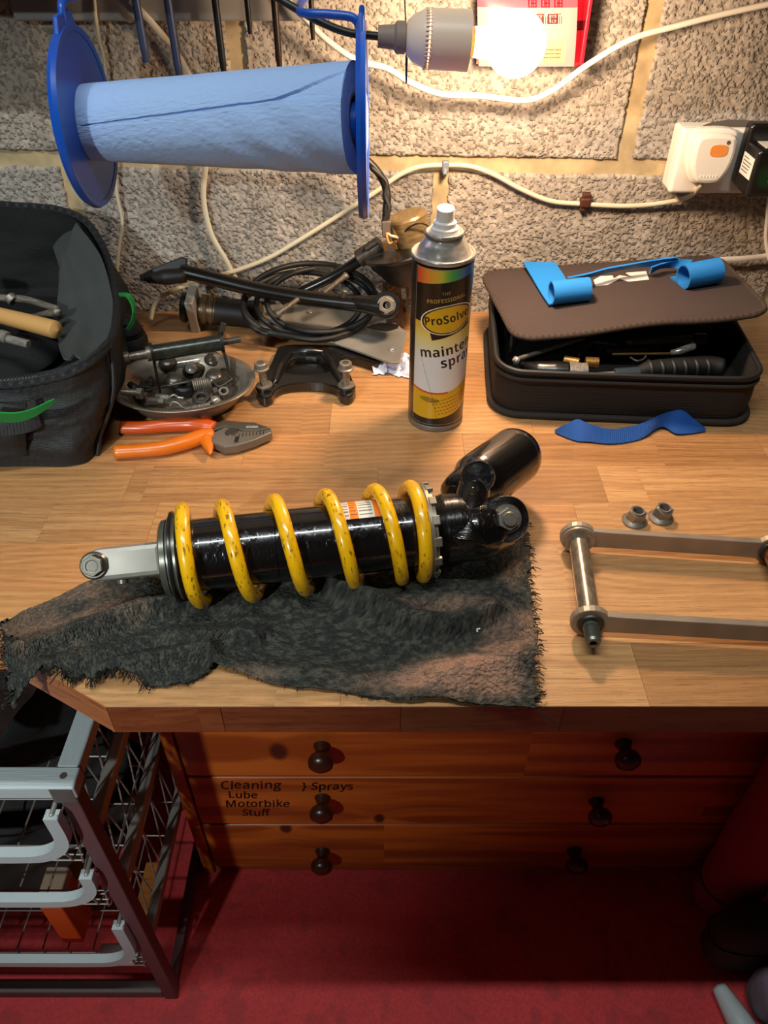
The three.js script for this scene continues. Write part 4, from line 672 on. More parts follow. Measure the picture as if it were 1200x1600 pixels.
// ---------------------------------------------------------------- aluminium plate
{
  const y = W + .0155, t = thing('metal_plate', 'flat grey aluminium plate with rivets lying under the coiled hose', 'plate', atY(560, 520, W));
  part(t, 'plate', slab(pxz([[384, 478], [548, 468], [600, 490], [637, 520], [624, 566], [610, 566], [520, 534], [412, 520]], y + .003), y, .003, .0006), alu);
  for (const [a, b] of [[612, 546], [403, 492], [484, 488]]) { const p = atY(a, b, y + .003); part(t, 'rivet', latheAt(V(p.x, y + .0029, p.z), V(0, 1, 0), [[.0044, 0], [.0042, .0012], [.0028, .0024], [0, .0029]], 20), chrome); }
  const st = atY(598, 511, y + .003), bl = []; for (let i = 0; i < 18; i++) { const a = i / 18 * 6.283, r = .012 + .006 * fbm(i * .9, 2, 2, 3); bl.push([st.x + r * 1.3 * Math.cos(a), st.z + r * .7 * Math.sin(a)]); }
  part(t, 'grease_stain', slab(smoothPoly(bl, 50), y + .00285, .0004, 0), grimeBlack, 'dark grease stain');
  for (const [a, b] of [[410, 505], [600, 545]]) { const p = atY(a, b, y); part(t, 'spacer_foot', cyl(V(p.x, W + .0003, p.z), V(p.x, y, p.z), .006, .006, 16), dullSteel); }
}
// ---------------------------------------------------------------- coiled black hose
{
  const t = thing('coiled_hose', 'coil of greasy black hose leaning on the wall behind the side stand', 'hose', atY(490, 500, W));
  const pts = []; for (let i = 0; i <= 112; i++) { const a = i / 28 * 6.2832 + 2.2, lp = i / 28, k = i / 112, r = 1.06 - .30 * Math.abs(Math.sin(lp * 1.3 + .4)) + .07 * (fbm(i / 9, 3, 2, 3) - .5); const X = 490 + 106 * r * Math.cos(a) + (lp - 2) * 7, Y = 472 + 62 * r * Math.sin(a) - (lp - 2) * 3; const q = (Y - 404) / 136; pts.push(atZ(X, Y, lerp(.022, .125, clamp(q)) + .005 * Math.sin(i * 1.1) + lp * .002)); }
  for (const p of pts) p.y = Math.max(p.y, W + .024);
  part(t, 'hose', tube(pts, .0035, 10, 560), rubber);
  for (const i of [6, 40]) { const p = pts[i], d = pts[i + 1].clone().sub(p); part(t, 'ferrule', cyl(p.clone().addScaledVector(d, -.5), p.clone().addScaledVector(d, 1), .0056, .0056, 14, .0006), darkSteel); }
}
// ---------------------------------------------------------------- side stand
{
  const B = atZ(604, 480, .118), T = atZ(285, 424, .055), t = thing('side_stand', 'black tubular motorbike side stand with a bright pivot bolt lying across the clutter', 'side stand', B.clone());
  const d = T.clone().sub(B).normalize();
  part(t, 'leg', vtube([T, atZ(330, 435, .062), atZ(400, 452, .076), atZ(480, 466, .094), atZ(540, 473, .106), atZ(568, 476, .112)], [.0086, .0090, .0090, .0092, .0092, .0088], 20, 60), satinBlack);
  part(t, 'pivot_lug', M(vtube([atZ(552, 473, .108), atZ(575, 476, .113), B], [.0088, .0105, .0135], 18, 24), flatLatheAt(B.clone().add(V(0, 0, -.006)), V(0, .45, 1), [[0, 0], [.0150, 0], [.0160, .001], [.0160, .0125], [.0150, .0138], [0, .0138]], 36)), satinBlack);
  const pd = V(0, .45, 1).normalize(), bc = B.clone().add(V(0, 0, -.006)).addScaledVector(pd, .0138);
  part(t, 'pivot_bolt', M(flatLatheAt(bc, pd, [[0, 0], [.0108, 0], [.0108, .0018], [0, .002]], 30), hexNut(bc.clone().addScaledVector(pd, .0018), pd, .0098, .007, .0044), flatLatheAt(bc.clone().addScaledVector(pd, .002), pd, [[.0044, 0], [0, .001]], 16)), steel, 'bright hexagon pivot bolt');
  const F = [[218, 432], [240, 420], [282, 403], [290, 406], [291, 425], [300, 436], [286, 444], [245, 443], [221, 441]].map(([a, b]) => atZ(a, b, .05));
  const o = F[0], fx = V(1, 0, 0), fy = V(0, .92, -.39).normalize();
  part(t, 'foot_plate', extr(F.map((p) => { const q = p.clone().sub(o); return [q.dot(fx), q.dot(fy)]; }), .006, new THREE.Matrix4().makeBasis(fx, fy, fx.clone().cross(fy)).setPosition(o.clone().add(V(0, 0, -.004))), .0015), rubber);
  part(t, 'foot_pad', vtube([atZ(228, 436, .060), atZ(258, 433, .062), atZ(290, 430, .060)], [.0045, .0095, .0085], 14, 24), grimeBlack);
  const s0 = atZ(466, 467, .100), s1 = atZ(434, 491, .118); part(t, 'spring_peg', M(cyl(s0, s1, .0030, .0030, 14), latheAt(s1, s1.clone().sub(s0), [[.0046, -.002], [.0048, .001], [.003, .003], [0, .0034]], 16)), dullSteel, 'steel spring peg');
  const c0 = atZ(537, 461, .108); part(t, 'weld_tab', obox(.005, .013, .004, .001, c0, V(.3, 1, .2)), dullSteel);
}
// ---------------------------------------------------------------- black lever and peg behind
{
  const a = atZ(592, 388, .06), b = atZ(520, 432, .055), c = atZ(440, 470, .06), t = thing('gear_lever', 'black rod lever rising to the right behind the coiled hose', 'lever', b.clone());
  part(t, 'rod', vtube([a, b, c], [.0075, .0062, .0058], 14, 40), satinBlack);
  part(t, 'clamp', M(cyl(atZ(560, 405, .062), atZ(596, 382, .062), .0105, .0105, 20, .001), cyl(atZ(572, 389, .070), atZ(590, 377, .070), .0035, .0035, 10)), darkSteel);
  part(t, 'pin', M(cyl(atZ(541, 430, .070), atZ(506, 458, .085), .0034, .0030, 14), latheAt(atZ(541, 430, .07), V(.6, .7, 0), [[.004, -.002], [.0042, .001], [0, .0026]], 14)), dullSteel);
}
// ---------------------------------------------------------------- valve-like fitting with grey flange
{
  const at = (x, y) => atZ(x, y, .050), a = at(284, 480), b = at(395, 492), ax = b.clone().sub(a).normalize(), L = a.distanceTo(b);
  const t = thing('lock_barrel', 'greasy cylindrical fitting with a square grey flange lying behind the dish', 'fitting', a.clone());
  part(t, 'cap_ring', flatLatheAt(a, ax, [[0, 0], [.0165, 0], [.0185, .002], [.0185, .006], [.0165, .008], [0, .008]], 30), rubber);
  part(t, 'flange', rbox(.0115, .050, .040, .002).applyMatrix4(frame(a.clone().addScaledVector(ax, .0165), V(0, 1, .25), ax)), mat({ color: 0xa5a39e, metalness: .4, roughness: .55 }), 'square grey flange');
  part(t, 'barrel', flatLatheAt(a, ax, [[0, .022], [.0150, .022], [.0150, .026], [.0185, .0265], [.0190, .029], [.0185, .033], [.0168, .0335], [.0168, .036], [.0185, .0365], [.0185, .0405], [.0165, .041], [.0158, L + .01], [.010, L + .013], [0, L + .013]], 36), metal(0x86755c, .35));
  part(t, 'dark_sleeve', flatLatheAt(a, ax, [[.0160, .043], [.0172, .0435], [.0172, L + .006], [.0155, L + .007]], 36), grimeBlack);
}
// ---------------------------------------------------------------- horn with gold motor can
{
  const p = atZ(628, 388, .07), ax = V(-.26, .93, -.05).normalize(), t = thing('horn', 'motorbike horn with a gold can and black disc standing behind the spray can', 'horn', p.clone());
  part(t, 'disc', flatLatheAt(p, ax, [[0, -.004], [.044, -.004], [.0465, -.002], [.047, 0], [.0455, .0016], [.020, .005], [0, .005]], 56), satinBlack);
  part(t, 'can', flatLatheAt(p.clone().add(V(.015, .001, -.002)), ax, [[0, .004], [.0235, .004], [.0235, .036], [.0222, .0385], [.019, .0395], [0, .0395]], 44), gold, 'gold cylindrical can');
  part(t, 'bell', latheAt(p, ax, [[.043, -.0035], [.041, -.012], [.034, -.022], [.027, -.034], [.020, -.040], [0, -.041]], 40), grimeBlack);
  const f = p.clone().addScaledVector(ax, -.04); part(t, 'bracket', M(obox(.022, .062, .004, .001, V(f.x - .02, (f.y + W) / 2 + .004, f.z), V(-.10, 1, 0)), cyl(V(f.x - .01, f.y + .004, f.z), V(f.x - .03, f.y - .006, f.z + .01), .006, .006, 14)), rustSteel);
  part(t, 'terminal', M([0, 1].map((i) => rbox(.004, .010, .0015, .0004).applyMatrix4(frame(p.clone().addScaledVector(ax, .008).add(V(-.018 + i * .012, .003, .022 - i * .004)), ax)))), brass);
  // harness
  const hw = [[545, 240, .06], [566, 246, .058], [585, 262, .058], [600, 285, .06], [605, 305, .064], [604, 325, .068], [603, 345, .072], [604, 357, .075]].map(([a, b, z]) => atZ(a, b, z));
  const k = thing('wiring_loom', 'black wiring loom arching from behind the paper roll down to the horn', 'cable', hw[0].clone());
  part(k, 'sheath', tube(hw, .0045, 9, 80), blackCord); part(k, 'tape_wrap', tube(hw.slice(2, 7).map((q, i) => q.clone().add(V(.0024 * (i % 2 ? 1 : -1), 0, .002))), .0032, 8, 50), grimeBlack);
  part(k, 'connector', obox(.011, .018, .009, .0015, hw[7], V(.05, -1, .1)), mat({ color: 0x6b625a, roughness: .4 }));
  const wire = (pts, r, m) => part(k, 'wire', tube(pts.map(([a, b, z]) => atZ(a, b, z)), r, 7, 40), m);
  wire([[604, 362, .078], [605, 372, .082], [608, 380, .084], [618, 378, .084]], .0016, mat({ color: 0xd98a3a, roughness: .45 })); wire([[603, 362, .076], [610, 368, .082], [622, 371, .084], [631, 374, .084]], .0018, mat({ color: 0xd9c6a0, roughness: .45 }));
  wire([[626, 370, .085], [640, 355, .092], [655, 349, .094], [668, 353, .09], [672, 364, .086]], .0009, blackCord); wire([[627, 400, .09], [630, 420, .095], [640, 432, .095]], .0022, mat({ color: 0xc58a4a, roughness: .45 }));
}
// ---------------------------------------------------------------- crumpled tissue behind the can
{
  const c = atY(612, 576, W), t = thing('tissue', 'crumpled white tissue poking out between the metal plate and the spray can', 'tissue', c.clone());
  part(t, 'sheet', sheet(60, 36, (u, v) => { const jag = 9 * (fbm(u * 9, v * 9, 3, 5) - .5), a = atY(lerp(584, 664, u) + jag, lerp(562, 590, v) + jag - 6 * Math.sin(u * 6) * (v - .3), W); const f = Math.abs(fbm(u * 6, v * 5, 3, 13) - .5) * 2; const h = .0018 + .022 * Math.pow(1 - f, 3) * (.35 + .65 * fbm(u * 3, v * 3, 2, 6)) * Math.sin(Math.PI * clamp(u * .8 + .14)) * sm(0, .2, v) * sm(1, .75, v); return V(a.x, W + h, a.z); }, .0007), mat({ color: 0xd9d6e4, roughness: .95 }));
}
// ---------------------------------------------------------------- dish of small parts
{
  const ry = W + .030, c = atY(284, 594, ry), kz = .80, RX = .0785;
  const t = thing('dish', 'oval stainless steel dish full of greasy small parts', 'dish', V(c.x, W, c.z));
  const bowl = lathe([[0, .0008], [.046, .0008], [.052, .0022], [.060, .009], [.068, .019], [.0735, .0275], [.0775, .0292], [.0795, .0290], [.0797, .0300], [.0780, .0307], [.0730, .0295], [.0665, .0205], [.0590, .0108], [.0510, .0040], [.046, .0026], [0, .0026]], 72).scale(1, 1, kz).translate(c.x, W, c.z);
  part(t, 'bowl', bowl, metal(0xbfb5a8, .36));
  const fl = W + .0032;
  // pedal shaft on two end plates
  const a = atY(238, 552, W + .056), b = atY(346, 535, W + .056), ax = b.clone().sub(a).normalize(), L = a.distanceTo(b);
  const s = thing('brake_pivot_shaft', 'dark green-black shaft between two thin plates, sticking up out of the dish', 'shaft', a.clone().lerp(b, .5));
  part(s, 'shaft', cyl(a, b, .0088, .0088, 28, .0006), metal(0x5a605a, .3));
  part(s, 'threaded_end', M(cyl(a.clone().addScaledVector(ax, -.024), a, .0042, .0052, 16), flatLatheAt(a.clone().addScaledVector(ax, -.030), ax, [[0, 0], [.0058, 0], [.0062, .001], [.0062, .005], [.005, .006], [0, .006]], 20), cyl(a.clone().addScaledVector(ax, -.006), a, .0078, .0082, 18)), steel);
  part(s, 'pin_end', cyl(b, b.clone().addScaledVector(ax, .021), .0036, .0036, 14, .0004), darkSteel);
  for (const [q, f0, f1] of [[a, 250, 612], [b, 362, 597]]) {
    const foot = atY(f0, f1, fl + .010), mid = q.clone().lerp(foot, .5), dd = foot.clone().sub(q);
    part(s, 'end_plate', M(flatLatheAt(q.clone().addScaledVector(ax, -.0015), ax, [[0, 0], [.0112, 0], [.0112, .003], [0, .003]], 24), obox(.0125, dd.length(), .0028, .0008, mid, dd, V(0, 0, 1).addScaledVector(ax, -ax.z))), grimeBlack);
  }
  part(s, 'tab', obox(.006, .016, .002, .0006, b.clone().add(V(.002, .014, -.004)), V(.4, 1, 0)), darkSteel);
  // loose parts in the dish
  const put = (px, py, h) => { const p = atY(px, py, fl + h); return p; };
  const domes = [[262, 568, 'upper left, under the shaft'], [333, 562, 'upper right, under the shaft'], [272, 594, 'lower left, beside the spring'], [335, 589, 'lower right, above the spring']];
  for (const [x, y, w] of domes) { const p = put(x, y, .020), k = thing('button_bolt', 'dark button-head bolt in the oval dish, ' + w, 'bolt', p.clone(), 'button-head bolts in the dish'); part(k, 'head', latheAt(p, V(.1, 1, .35), [[0, -.0005], [.0098, -.0005], [.0104, .001], [.0096, .0034], [.0066, .0056], [.003, .0066], [0, .0068]], 30), metal(0x77716a, .3)); part(k, 'shank', cyl(p.clone().addScaledVector(V(.1, 1, .35).normalize(), -.016), p, .004, .0042, 14), darkSteel); }
  { const p = put(292, 566, .018), q = put(330, 561, .018), k = thing('sleeve', 'bright steel sleeve lying in the dish under the shaft', 'sleeve', p.clone()); part(k, 'barrel', cyl(put(262, 572, .014), q, .0062, .0062, 20, .0006), chrome); part(k, 'collar', cyl(q, put(340, 560, .018), .0070, .0070, 20, .0006), dullSteel); }
  { const p = put(302, 601, .016), q = put(331, 597, .016), h = [], n = 9; for (let i = 0; i <= n * 14; i++) { const an = i / 14 * 6.2832, m = p.clone().lerp(q, i / (n * 14)); const d = q.clone().sub(p).normalize(), u = V(0, 1, 0), w = d.clone().cross(u); h.push(m.addScaledVector(u, .0058 * Math.cos(an)).addScaledVector(w, .0058 * Math.sin(an))); }
    const k = thing('return_spring', 'small coil spring with long hooked wire ends lying across the dish', 'spring', p.clone()); part(k, 'coil', tube(h, .0011, 7, 260), steel);
    part(k, 'wire_end', M(tube([h[0], put(297, 596, .022), put(285, 598, .022), put(255, 604, .018), put(229, 610, .014)], .0015, 7, 30), tube([h[h.length - 1], put(342, 604, .018), put(356, 597, .02), put(362, 592, .022), put(357, 588, .022)], .0015, 7, 30)), darkSteel); }
  const bits = [
    ['bolt', 'chrome-tipped bolt poking over the left rim of the dish', 'bolt', () => [cyl(put(188, 612, .030), put(214, 614, .026), .0034, .0040, 14, .0005), hexNut(put(214, 614, .025), V(1, -.1, .1), .0066, .006, 0)], steel],
    ['dark_link', 'curved dark link plate standing at the left of the dish', 'link', () => [vtube([put(203, 600, .030), put(211, 608, .028), put(218, 622, .014), put(224, 630, .008)], [.0035, .0055, .006, .004], 12, 24)], grimeBlack],
    ['electrical_terminal', 'pair of shiny crimped terminals at the front of the dish', 'terminal', () => [cyl(put(232, 624, .010), put(256, 627, .010), .0026, .0026, 10, .0003), cyl(put(244, 619, .013), put(264, 621, .013), .0028, .0028, 10, .0003), tube([put(264, 621, .013), put(272, 617, .014), put(279, 621, .013), put(286, 622, .012)], .0013, 6)], chrome],
    ['clip_wire', 'bent wire clip at the front edge of the dish', 'clip', () => [tube([put(266, 634, .006), put(270, 628, .010), put(278, 630, .009), put(286, 637, .006), put(296, 640, .006)], .0013, 6)], steel],
    ['extension_spring', 'long thin grey spring along the front rim of the dish', 'spring', () => { const p = put(290, 640, .010), q = put(330, 632, .014), h = []; for (let i = 0; i <= 220; i++) { const an = i / 10 * 6.2832; h.push(p.clone().lerp(q, i / 220).add(V(0, .0026 * Math.cos(an), .0026 * Math.sin(an)))); } return [tube(h, .0006, 5, 400)]; }, steel],
    ['hex_nut', 'dark hexagon nut lying in the middle front of the dish', 'nut', () => [hexNut(put(315, 626, .006), V(.1, 1, .3), .0095, .007, .005, .0105)], darkSteel],
    ['bearing_ball', 'bright domed cap at the right front of the dish', 'cap', () => [latheAt(put(337, 627, .010), V(.3, 1, .4), [[0, 0], [.0052, 0], [.0055, .002], [.004, .0045], [0, .0055]], 18)], chrome],
    ['spacer', 'short hollow spacer standing at the right of the dish', 'spacer', () => [flatLatheAt(put(351, 619, .008), V(.1, 1, .5), [[.0032, 0], [.0055, 0], [.0055, .011], [.0032, .011], [.0032, 0]], 20)], dullSteel],
    ['flat_washer', 'black washer under the button bolts in the dish', 'washer', () => [flatLatheAt(put(300, 581, .012), V(.1, 1, .2), [[.0048, 0], [.0108, 0], [.0108, .0018], [.0048, .0018], [.0048, 0]], 26)], darkSteel],
    ['cap_nut', 'polished cap nut in the centre of the dish', 'nut', () => [hexNut(put(299, 577, .016), V(.1, 1, .25), .0078, .005, 0), latheAt(put(299, 577, .0205), V(.1, 1, .25), [[.0066, 0], [.006, .003], [.003, .0055], [0, .006]], 18)], chrome],
    ['square_key', 'square black bracket end at the left of the dish', 'bracket', () => [obox(.014, .008, .010, .001, put(228, 604, .013), V(.2, 1, .2)), tube([put(228, 596, .020), put(236, 589, .022), put(240, 598, .02)], .0012, 6)], grimeBlack],
    ['rubber_bush', 'fat black rubber bush in the middle of the dish', 'bush', () => [flatLatheAt(put(288, 612, .004), V(.15, 1, .25), [[.004, 0], [.0105, 0], [.0115, .003], [.0105, .011], [.008, .0125], [.004, .0125], [.004, 0]], 28)], rubber],
    ['pinch_bolt', 'small dark bolt lying at the right under the spring end', 'bolt', () => [cyl(put(340, 612, .012), put(356, 606, .016), .0032, .0032, 14, .0004), hexNut(put(340, 612, .012), V(-1, 0, .4), .006, .005, 0)], darkSteel],
    ['red_connector', 'small red plastic piece lying under the shaft in the dish', 'connector', () => [obox(.012, .006, .006, .001, put(290, 570, .012), V(.1, 1, .2))], mat({ color: 0x8f2a17, roughness: .5 })],
  ];
  for (const [n, l, c2, fn, m] of bits) { const g = fn(); const k = thing(n, l, c2, put(284, 600, .01)); part(k, 'body', M(g), m); }
}
// ---------------------------------------------------------------- tool case with blue straps
{
  const w = .274, d = .205, h = .056, TM = new THREE.Matrix4().makeRotationY(-.07).setPosition(.2625, W, .1625);
  const rr4 = (w, d, r, n = 8) => { const o = []; for (const [sx, sz, a0] of [[1, 1, 0], [-1, 1, 1], [-1, -1, 2], [1, -1, 3]]) for (let i = 0; i <= n; i++) { const a = (a0 + i / n) * Math.PI / 2; o.push([sx * (w / 2 - r) + r * Math.cos(a), sz * (d / 2 - r) + r * Math.sin(a)]); } return o; };
  const L = (x, y, z) => V(x, y, z).applyMatrix4(TM);
  const t = thing('tool_case', 'dark brown soft tool case with a half-open lid and bright blue straps', 'tool case', L(0, 0, 0));
  const loft = (rings, n) => grid(n, rings.length - 1, (u, v) => { const rg = rings[Math.round(v * (rings.length - 1))], k = Math.round(u * n) % n; return rg[k].clone(); }, true);
  const ring = (ww, dd, r, y, f) => { const c = new THREE.CatmullRomCurve3(rr4(ww, dd, r).map(([x, z]) => L(x, y, z)), true, 'centripetal'); return c.getPoints(96).slice(0, -1).map((p, i) => f ? f(p, i) : p); };
  const wob = (p) => { p.y += .0035 * (fbm(p.x * 22, p.z * 22, 2, 3) - .5); return p; };
  part(t, 'side_wall', loft([ring(w - .006, d - .006, .03, .0005), ring(w, d, .03, .003), ring(w + .002, d + .002, .03, h * .5), ring(w, d, .03, h, wob), ring(w - .006, d - .006, .028, h + .0005, wob), ring(w - .008, d - .008, .028, h * .5), ring(w - .010, d - .010, .028, .004), ring(w - .1, d - .1, .02, .004), ring(.02, .01, .003, .004)], 96), caseBlack);
  part(t, 'base', loft([ring(w - .008, d - .008, .03, .0006), ring(w * .5, d * .5, .02, .0006), ring(.02, .01, .003, .0006)], 96), caseBlack);
  part(t, 'base_piping', tube(ring(w + .004, d + .004, .031, .0042).filter((_, i) => i % 2 === 0), .0038, 8, 160, true), mat({ color: 0x2a241f, roughness: .8 }));
  part(t, 'zip', tube(ring(w + .001, d + .001, .03, h + .0005, wob).filter((_, i) => i % 2 === 0), .0030, 8, 160, true), zipMat);
  part(t, 'rim_piping', tube(ring(w + .003, d + .003, .031, h - .008, wob).filter((_, i) => i % 2 === 0), .0020, 8, 160, true), mat({ color: 0x33291f, roughness: .8 }));
  // lid
  const BL = atZ(752, 424, .058), BR = atZ(1122, 399, .052), FR = atZ(1206, 486, .212), FL = atZ(806, 528, .222);
  const lidP = (u, v, up = 0) => { // u,v in 0..1, rounded corners
    let x = u * 2 - 1, y = v * 2 - 1; const ry = .3, rx = .13; const e = Math.max(0, Math.abs(y) - 1 + ry) / ry; x *= 1 - rx * (1 - Math.sqrt(Math.max(0, 1 - e * e)));
    const p = BL.clone().lerp(BR, (x + 1) / 2).lerp(FL.clone().lerp(FR, (x + 1) / 2), (y + 1) / 2);
    p.y += .006 * (1 - x * x) * (1 - y * y) + .0016 * (fbm(u * 5, v * 4, 3, 7) - .5) - .003 * sm(.7, 1, y) * Math.sin(u * 9) * .5 + up; return p;
  };
  const lid = part(t, 'lid', sheet(80, 50, (u, v) => lidP(u, v), .005), lidFab, 'brown fabric lid lying half open');
  const edge = []; for (let i = 0; i < 30; i++) edge.push(lidP(i / 30, 0, -.002)); for (let i = 0; i < 20; i++) edge.push(lidP(1, i / 20, -.002)); for (let i = 30; i > 0; i--) edge.push(lidP(i / 30, 1, -.002)); for (let i = 20; i > 0; i--) edge.push(lidP(0, i / 20, -.002));
  part(lid, 'binding', tube(edge, .0033, 8, 260, true), fabric(0x4a3a30, .85));
  part(t, 'hinge_flap', ribbon([L(-.11, h, -.100), L(0, h, -.101), L(.11, h, -.100)], [lidP(.1, 0, -.004), lidP(.5, 0, -.004), lidP(.9, 0, -.004)], .002, 20, 3), caseBlack);
  // blue webbing on the lid
  const pl = new THREE.Plane().setFromCoplanarPoints(BL, FL, BR); if (pl.normal.y < 0) pl.negate();
  const cr = (x, y, up) => { const X = 730 + x * .3917, Y = 370 + y * .3915, r = new THREE.Ray(C0, ray(X, Y).normalize()), q = pl.clone(); q.constant -= .0045 + up; return r.intersectPlane(q, V(0, 0, 0)); };
  part(lid, 'strap', ribbon([[222, 104], [255, 160], [290, 220], [325, 274]].map(([x, y]) => cr(x, y, .003)), [[350, 106], [380, 150], [408, 200], [430, 258]].map(([x, y]) => cr(x, y, .003)), .0016, 30, 4), blueWeb);
  const loopAt = (x0, y0, x1, y1, r) => { const a = cr(x0, y0, r + .002), b = cr(x1, y1, r + .002); const ln = a.distanceTo(b); return flatLatheAt(a, b.clone().sub(a), [[r, 0], [r * 1.02, ln], [r - .0018, ln], [r - .0018, 0], [r, 0]], 36); };
  part(lid, 'strap_loop', loopAt(336, 224, 484, 208, .0125), blueWeb); part(lid, 'strap_loop', loopAt(862, 160, 998, 134, .0135), blueWeb);
  part(lid, 'strap', ribbon([[400, 166], [480, 150], [560, 128], [650, 112], [740, 96], [830, 84]].map(([x, y]) => cr(x, y, .022)), [[440, 160], [490, 162], [570, 142], [660, 126], [740, 118], [860, 96]].map(([x, y]) => cr(x, y, .014)), .0018, 50, 4), blueWeb);
  part(lid, 'strap', ribbon([[725, 145], [775, 122], [830, 125], [868, 150]].map(([x, y]) => cr(x, y, .008)), [[735, 118], [790, 100], [850, 90], [900, 95]].map(([x, y]) => cr(x, y, .018)), .0016, 30, 4), blueWeb);
  part(lid, 'strap', ribbon([[808, 165], [835, 185], [858, 208]].map(([x, y]) => cr(x, y, .003)), [[900, 150], [905, 180], [912, 205]].map(([x, y]) => cr(x, y, .003)), .0016, 20, 4), blueWeb);
  const lg = [[503, 182], [530, 167], [578, 164], [584, 176], [606, 163], [662, 172], [632, 153], [712, 147], [724, 181], [642, 189], [607, 177], [560, 202], [512, 208]].map(([x, y]) => cr(x, y, -.0002)); const nx = BR.clone().sub(BL).normalize(), ny = pl.normal.clone().cross(nx).negate();
  part(lid, 'logo', extr(lg.map((p) => { const q = p.clone().sub(lg[0]); return [q.dot(nx), q.dot(ny)]; }), .0012, new THREE.Matrix4().makeBasis(nx, ny, nx.clone().cross(ny)).setPosition(lg[0].clone().addScaledVector(pl.normal, .0032)), .0002), mat({ color: 0xd9cfc6, roughness: .7 }), 'white zigzag emblem');
  // front strap trailing on the worktop
  const A = [[866, 672, .003], [885, 662, .010], [903, 655, .015], [918, 661, .015], [955, 670, .009], [1000, 662, .010], [1040, 645, .016], [1066, 641, .017], [1085, 655, .008], [1103, 669, .004]], B = [[868, 676, .0018], [884, 683, .002], [903, 689, .002], [918, 690, .002], [955, 693, .002], [1000, 686, .002], [1036, 667, .004], [1056, 677, .003], [1080, 677, .002], [1102, 674, .0018]];
  part(t, 'front_strap', ribbon(A.map(([x, y, q]) => atY(x, y, W + q)), B.map(([x, y, q]) => atY(x, y, W + q)), .0015, 90, 5, (p, u, v) => { p.y += .0015 * Math.sin(u * 22) * Math.sin(Math.PI * v); p.y = Math.max(p.y, W + .0016); return p; }), blueWebDark);
  // tools inside
  const IN = (x, y, h2) => atY(760 + x * .3667, 480 + y * .367, W + h2);
  const tool = (n, l, c, p, parts) => { const k = thing(n, l, c, p); for (const [pn, g, m, lb] of parts) part(k, pn, g, m, lb); };
  tool('screwdriver', 'fat black ratchet handle lying at the right inside the strapped tool case', 'screwdriver', IN(830, 265, .04), [['handle', vtube([IN(640, 285, .042), IN(690, 270, .042), IN(830, 258, .042), IN(950, 252, .042), IN(1000, 258, .042)], [.006, .0105, .0115, .0115, .0105], 18, 50), rubber], ['ferrule', cyl(IN(545, 290, .042), IN(650, 285, .042), .0075, .0080, 18, .001), mat({ color: 0x24303a, roughness: .5 })], ['shaft', cyl(IN(420, 290, .042), IN(548, 283, .042), .0026, .0026, 12), steel], ['grip_rib', M([0, 1, 2, 3, 4, 5].map((i) => latheAt(IN(690 + i * 48, 271 - i * 2.4, .042), IN(950, 252, .042).sub(IN(690, 270, .042)), [[.0105, -.002], [.0124, 0], [.0105, .002]], 20))), rubber]]);
  tool('screwdriver', 'black handled driver with a chrome collar lying at the left inside the strapped tool case', 'screwdriver', IN(270, 275, .04), [['handle', vtube([IN(150, 245, .044), IN(220, 268, .044), IN(290, 275, .044), IN(345, 277, .044)], [.004, .0100, .0118, .0115], 18, 40), satinBlack], ['collar', cyl(IN(338, 277, .044), IN(428, 280, .044), .0112, .0105, 26, .0008), chrome, 'chrome collar']]);
  tool('allen_key', 'long plain steel rod slanting at the left inside the tool case', 'rod', IN(270, 180, .05), [['rod', cyl(IN(130, 222, .056), IN(415, 132, .052), .0026, .0026, 12, .0004), dullSteel], ['end', latheAt(IN(120, 226, .056), V(-1, .2, .2), [[.004, -.004], [.0045, 0], [0, .003]], 14), chrome]]);
  tool('brass_sockets', 'two short brass tubes lying behind the chrome collar in the tool case', 'socket', IN(400, 235, .04), [['tube', cyl(IN(330, 225, .050), IN(395, 238, .050), .0052, .0052, 18, .0005), brass], ['tube', cyl(IN(420, 235, .050), IN(478, 238, .050), .0060, .0060, 18, .0005), brass]]);
  tool('feeler_gauge', 'tan flat steel strip with a bright bent tip in the middle of the tool case', 'gauge', IN(700, 190, .04), [['blade', cyl(IN(510, 185, .044), IN(740, 180, .044), .0030, .0030, 10), rustSteel], ['rod', cyl(IN(535, 200, .048), IN(790, 198, .048), .0016, .0016, 10), brass], ['tip', vtube([IN(785, 195, .050), IN(820, 188, .053), IN(885, 165, .056)], [.003, .004, .005], 12, 20), chrome]]);
  tool('file', 'dark rough-handled file lying at the back of the tool case under the lid', 'file', IN(760, 110, .04), [['handle', vtube([IN(590, 95, .042), IN(700, 100, .042), IN(860, 105, .042), IN(950, 112, .042)], [.006, .0095, .010, .0085], 14, 40), mat({ color: 0x3a2f22, roughness: .8, bumpMap: noiseBump, bumpScale: .002 })], ['blade', cyl(IN(420, 110, .042), IN(600, 96, .042), .003, .003, 8), darkSteel]]);
  tool('ring_clip', 'small bright wire ring clip lying beside the black ratchet handle', 'clip', IN(650, 220, .04), [['ring', tube([IN(615, 215, .046), IN(640, 228, .046), IN(668, 222, .046), IN(680, 208, .046)], .0011, 7), steel], ['tail', tube([IN(810, 230, .046), IN(835, 218, .047), IN(862, 216, .047)], .0013, 7), brass]]);
  tool('steel_bits', 'thin bright bits standing at the left end of the tool case', 'drill bits', IN(20, 50, .04), [['bit', cyl(L(-.122, .012, -.055), L(-.124, .066, -.050), .0020, .0020, 10), chrome], ['bit', cyl(L(-.118, .012, -.040), L(-.121, .060, -.036), .0016, .0016, 10), steel], ['bit', cyl(L(-.115, .012, .010), L(-.117, .057, .012), .0020, .0018, 10), steel]]);
